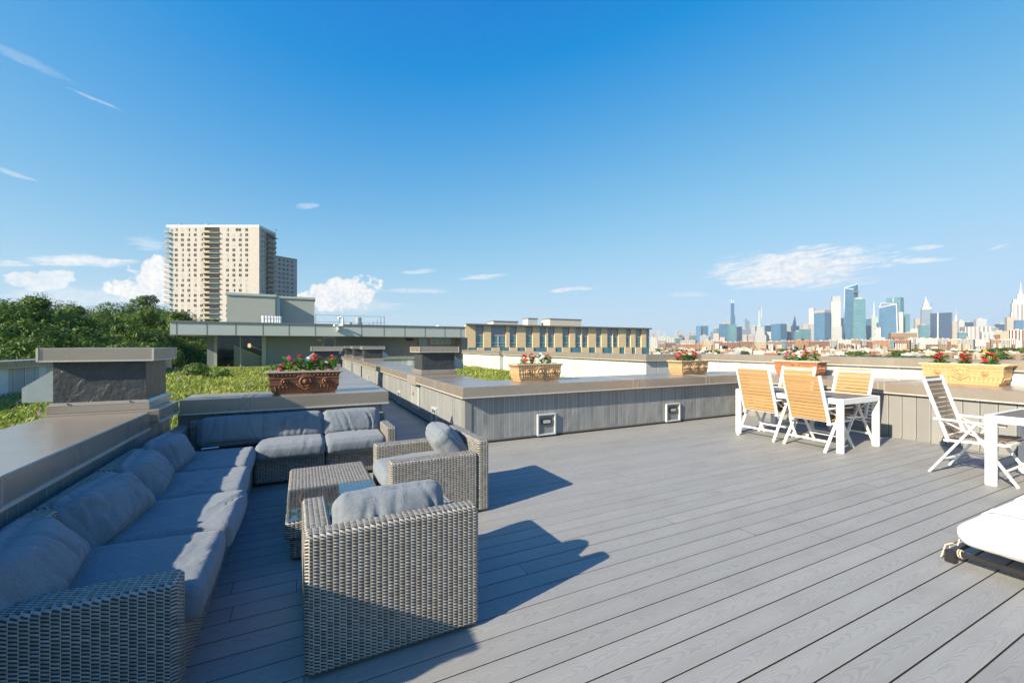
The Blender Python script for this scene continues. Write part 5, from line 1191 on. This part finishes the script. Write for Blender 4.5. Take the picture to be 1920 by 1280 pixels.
extra(o,'upper_walls',FA['white'],lambda mb:(mb.box(-a*.84,a*.75,-b*.8,b*.8,z,z+px(5,d)),mb.box(-a*.6,a*.4,-b*.6,b*.6,z+px(5,d),z+px(12,d)),mb.box(-a*.4,a*.2,-b*.4,b*.4,z+px(12,d),z+px(17,d)))); extra(o,'spire',M_EDGEW,lambda mb: mb.tube([(-a*.1,0,z+px(17,d)),(-a*.1,0,z+px(25,d))],[px(.7,d),px(.25,d)],6)); extra(o,'crane',M_TRIMGREY,lambda mb: mb.bar((a*.75,0,z+px(4,d)),(a*.9,0,z+px(13,d)),px(1,d),px(1,d)))
o,a,b,z,d=sky(1750,1779.5,586.5,'dark','wide navy slab tower with one white vertical stripe',3700,yaw=-6,dep=.5); extra(o,'stripe',M_EDGEW,lambda mb: mb.box(-a*.32,-a*.22,-b-2,-b-.5,0,z+px(1,d)))
o,a,b,z,d=sky(1788,1797,603,'pale','crowned tower with a pointed spire between beige and white slabs',4600,yaw=8); extra(o,'spire',simple('grey_crown',(.4,.4,.42),.5),lambda mb: mb.lathe([(a*.8,z),(a*.7,z+px(4,d)),(a*.45,z+px(9,d)),(a*.15,z+px(14,d)),(a*.05,z+px(24,d)),(0,z+px(25,d))],8))
o,a,b,z,d=sky(1900,1926,585,'white','stepped stone tower with a tall antenna spire',3900,yaw=6); 
extra(o,'upper_walls',FA['white'],lambda mb:(mb.box(-a*.92,a*.92,-b*.9,b*.9,z,z+px(18,d)),mb.box(-a*.78,a*.78,-b*.8,b*.8,z+px(18,d),z+px(25,d)),mb.box(-a*.35,a*.45,-b*.4,b*.4,z+px(25,d),z+px(34,d)))); extra(o,'spire',M_SPIRE,lambda mb: mb.lathe([(a*.25,z+px(34,d)),(a*.22,z+px(40,d)),(a*.1,z+px(44,d)),(a*.06,z+px(54,d)),(0,z+px(58,d))],8,(a*.05,0,0)))
extra(o,'stone_ribs',FA['strip'],lambda mb: mb.box(-a*.8,a*.8,-b*1.03,-b*1.005,0,z+px(14,d)))
# mid-rise town blocks
TB='mid rise town blocks below the skyline'
for q in [(1219,1229,633,'m_white','pale town block directly right of the yellow brick building',1000),(1228,1263,633,'m_grid','long white office block with a dark window grid at the left of the town',1100),(1236,1247,644,'m_tan','small beige block before the long white office block',820),(1246,1267,642.5,'m_brown','brown block with dark windows right of the small beige block',860),
 (1266,1279,634,'m_glass','slanted teal glass hall right of the brown block',1150),(1277,1305,638,'m_grey','low dark hall with green roof above the orange roofed block',1000),(1268,1303,645.5,'m_orange','long orange beige block behind the second tan flower box',800),(1303,1317,645,'m_orange','short orange roofed block right of the long orange one',780),
 (1316,1343,638.5,'m_cream','cream block with rows of square windows',900),(1339,1353.5,640,'m_brown','brown and grey block touching the cream window block',880),(1353,1375,642,'m_brick','red brick block right of the brown and grey one',900),(1375,1388,642,'m_brown','dark red block between two lighter brick blocks',880),(1387,1415,640,'m_brown','brown loft block with big dark windows',860),
 (1414,1434.5,641,'m_cream','yellowish block below the green pyramid tower',850),(1434,1464,640.5,'m_tan','tan block with arched windows below the big blue box tower',860),(1463,1475,639,'m_glass','low blue glass block right of the tan arched block',950),(1475,1488,640,'m_brick','pink brick block above the reddish flower box, left one',880),(1487,1519,638.5,'m_orange','brick and cream block with a red roof behind the dining chairs',900),
 (1518,1533,640.5,'m_brown','dark brown block right of the red roofed block',870),(1532,1553,639.5,'m_brick','pink brick block below the big dark blue tower',880),(1552,1563,638,'m_grey','dark grey block beside the pink brick block',900),(1562,1571,639,'m_grey','navy grey block left of the white balcony block',920),(1570,1593,637.5,'m_white','white block with balconies below the navy tower',900),
 (1592,1611,637,'m_tan','beige pink loft block below the tallest glass tower',920),(1610,1627,637.5,'m_grey','grey loft block below the teal glass tower',920),(1626,1635,640,'m_brick','narrow white and pink block right of the grey loft',900),(1634,1656,633,'m_white','white and blue block with a stepped top',1000),(1641,1651,615,'m_grid','tall white framed tower of the town below the greenish spire tower',1150),
 (1641,1667,638,'m_orange','orange pink block below the notched tower',860),(1665,1675,638,'m_glass','narrow teal glass block beside the columned brown block',850),(1673,1703,638,'m_brown','brown block with tall columns and an orange roof',850),(1702,1719,634,'m_white','white grey block right of the columned brown block',900),(1718,1752,634.5,'m_brick','long red block with a white upper storey',880),(1672,1712,624,'m_tan','terracotta coloured blocks on the rise behind the columned block',1400),
 (1751,1772,635,'m_grey','grey block with dark red base below the navy striped tower',880),(1771,1790,636,'m_cream','cream and red block right of the grey dark red one',880),(1789,1821,636.5,'m_grey','grey and red block with a dark glass tower on it',880),(1798,1812,623,'m_glass','dark framed glass cube rising above the grey and red block',930),(1820,1843,637.5,'m_white','pale grey low block left of the white grid tower',900),
 (1842,1860,622.5,'m_grid','white grid block with big dark windows near the right edge',950),(1858,1902,621,'m_cream','beige hillside blocks behind the right flower box plants',1500),(1860,1873,637,'m_tan','beige small block right of the white grid block',880),(1871,1888,637.5,'m_grey','grey blue hall above the right end of the ochre flower box',880),(1887,1901,636.5,'m_brick','pink low block left of the pink block with white ribs',900),(1899,1926,618.5,'m_brick','pink block with white vertical ribs at the right edge',980)]:
    u0,u1,v,m,lab,d=q; o,a,b,z,dd=block('town_building',lab,'building',u0,u1,v,d,m,TB,yaw=(14,-10,20,8)[int(u0)%4],dep=.45)
    rf=M_ROOFORANGE if ('orange roof' in lab or 'red roof' in lab) else M_ROOFGREY
    extra(o,'roof',rf,lambda mb: (mb.box(-a*1.01,a*1.01,-b*1.01,b*1.01,z,z+px(.5,dd)),mb.box(-a*.5,-a*.1,-b*.4,b*.4,z+px(.5,dd),z+px(2.2,dd)),mb.box(a*.3,a*.6,-b*.3,b*.3,z+px(.5,dd),z+px(1.6,dd))))
    rw=random.Random(lab); alt=rw.choice(('m_brick','m_tan','m_brown','m_grey','m_cream','m_white'))
    if u1-u0>12: extra(o,'wing',FA[alt],lambda mb: (mb.box(-a*.9,a*rw.uniform(-.5,.1),-b-9,-b-.01,0,z*rw.uniform(.5,.85)),mb.box(a*.25,a*.8,-b-7,-b-.01,0,z*rw.uniform(.45,.8))))
    if 'ribs' in lab: extra(o,'white_ribs',M_EDGEW,lambda mb: [mb.box(-a+i*a*.33,-a+i*a*.33+a*.1,-b-.6,-b-.1,0,z) for i in range(7)])
    if 'columns' in lab: extra(o,'columns',M_EDGEW,lambda mb: [mb.box(-a*.6+i*a*.22,-a*.6+i*a*.22+a*.06,-b-.6,-b-.1,0,z*.75) for i in range(6)])
    if 'white upper storey' in lab: extra(o,'upper_storey',FA['m_white'],lambda mb: mb.box(-a*1.002,a*1.002,-b*1.002,b*1.002,z*.6,z*.995))
# small houses on the near slope
rnd=random.Random(12); kinds=[('white','m_white'),('pale','m_white'),('brick red','m_brick'),('tan','m_tan'),('grey','m_grey'),('cream','m_cream')]; protoh={}
def house(kind,m):
    o=thing('town_house','small %s flat roofed house in the town just above the white parapet'%kind,'house',group='small %s houses of the town'%kind)
    mb=MB(); mb.box(-5,5,-4,4,0,10); mb.box(-2,1,4,7,0,7); mb.obj('walls',FA[m],o); mb=MB(); mb.box(-5.2,5.2,-4.2,4.2,10,10.5); mb.box(-2,0,-1,1,10.5,11.8); mb.obj('roof',M_ROOFGREY if kind!='brick red' else M_ROOFORANGE,o); return o
def put_house(u,d,v,k):
    kind,m=k; c=at_d(u,CY,d); z=zof(v,d)-GZ
    if kind not in protoh: o=protoh[kind]=house(kind,m)
    else: o=copy_tree(protoh[kind])
    s=rnd.uniform(.7,1.4); o.location=(c.x,c.y,GZ); o.scale=(s,s,max(.3,z/10.5)); o.rotation_euler=(0,0,R(26+rnd.choice((0,90))+rnd.uniform(-8,8)))
for i in range(135):
    u=1215+705*((i*.618034)%1.); row=rnd.random(); v=652+ (1-row)*11+rnd.uniform(-1,1); d=760-(1-row)*380+rnd.uniform(-30,30); put_house(u,d,v,rnd.choice(kinds))
# greenery between the houses
TG='rounded green trees between the houses of the town'
tm=thing('town_tree','green tree among the town houses below the skyline','tree',group=TG); mb=MB(); r2=random.Random(9)
for _ in range(9): leaf_blob(mb,(r2.uniform(-3,3),r2.uniform(-3,3),r2.uniform(5,9)),(2.6,2.6,2.0),46,.9,r2)
mb.obj('crown',M_LEAF[1],tm); mb=MB(); mb.tube([(0,0,0),(0,0,6)],[.4,.25],6); mb.obj('trunk',M_BARK,tm); firstt=[True]
def town_tree(u,v,d,w=1.):
    q=at_d(u,v,d); h=(q.z-GZ)/11.
    if firstt[0]: o=tm; firstt[0]=False
    else: o=copy_tree(tm)
    o.location=(q.x,q.y,GZ); o.scale=(h*w,h*w,h); o.rotation_euler=(0,0,u)
for (u0,u1,v,n,d) in ((1452,1478,653,5,700),(1476,1500,652.5,4,640),(1562,1640,664,14,360),(1578,1625,656,6,560),(1640,1745,664.5,18,350),(1655,1700,655,6,520),(1712,1768,652,8,600),(1790,1822,655,5,560),(1822,1880,657,8,460),(1868,1925,650,7,560),(1255,1275,654,3,600),(1330,1350,655,3,560),(1370,1410,656,3,560),(1226,1240,652,3,650),(1880,1930,660,6,400)):
    for i in range(n): town_tree(u0+(u1-u0)*(i+.5)/n+rnd.uniform(-2,2),v+rnd.uniform(-1,1.4),d*rnd.uniform(.94,1.06),rnd.uniform(1.3,2.2))
if HAZE>0:
    mb=MB(); mb.box(-1500,8500,-800,6500,GZ-2.,420.); m=bpy.data.materials.new('haze'); m.use_nodes=True; t=NT(m.node_tree); t.n.remove(t.n['Principled BSDF'])
    pv=t.add('ShaderNodeVolumePrincipled'); pv.inputs['Color'].default_value=(.97,.985,1.,1); pv.inputs['Density'].default_value=HAZE; pv.inputs['Anisotropy'].default_value=.3
    t.l.new(pv.outputs[0],t.n['Material Output'].inputs['Volume']); o=mb.obj('haze',m); o['kind']='stuff'
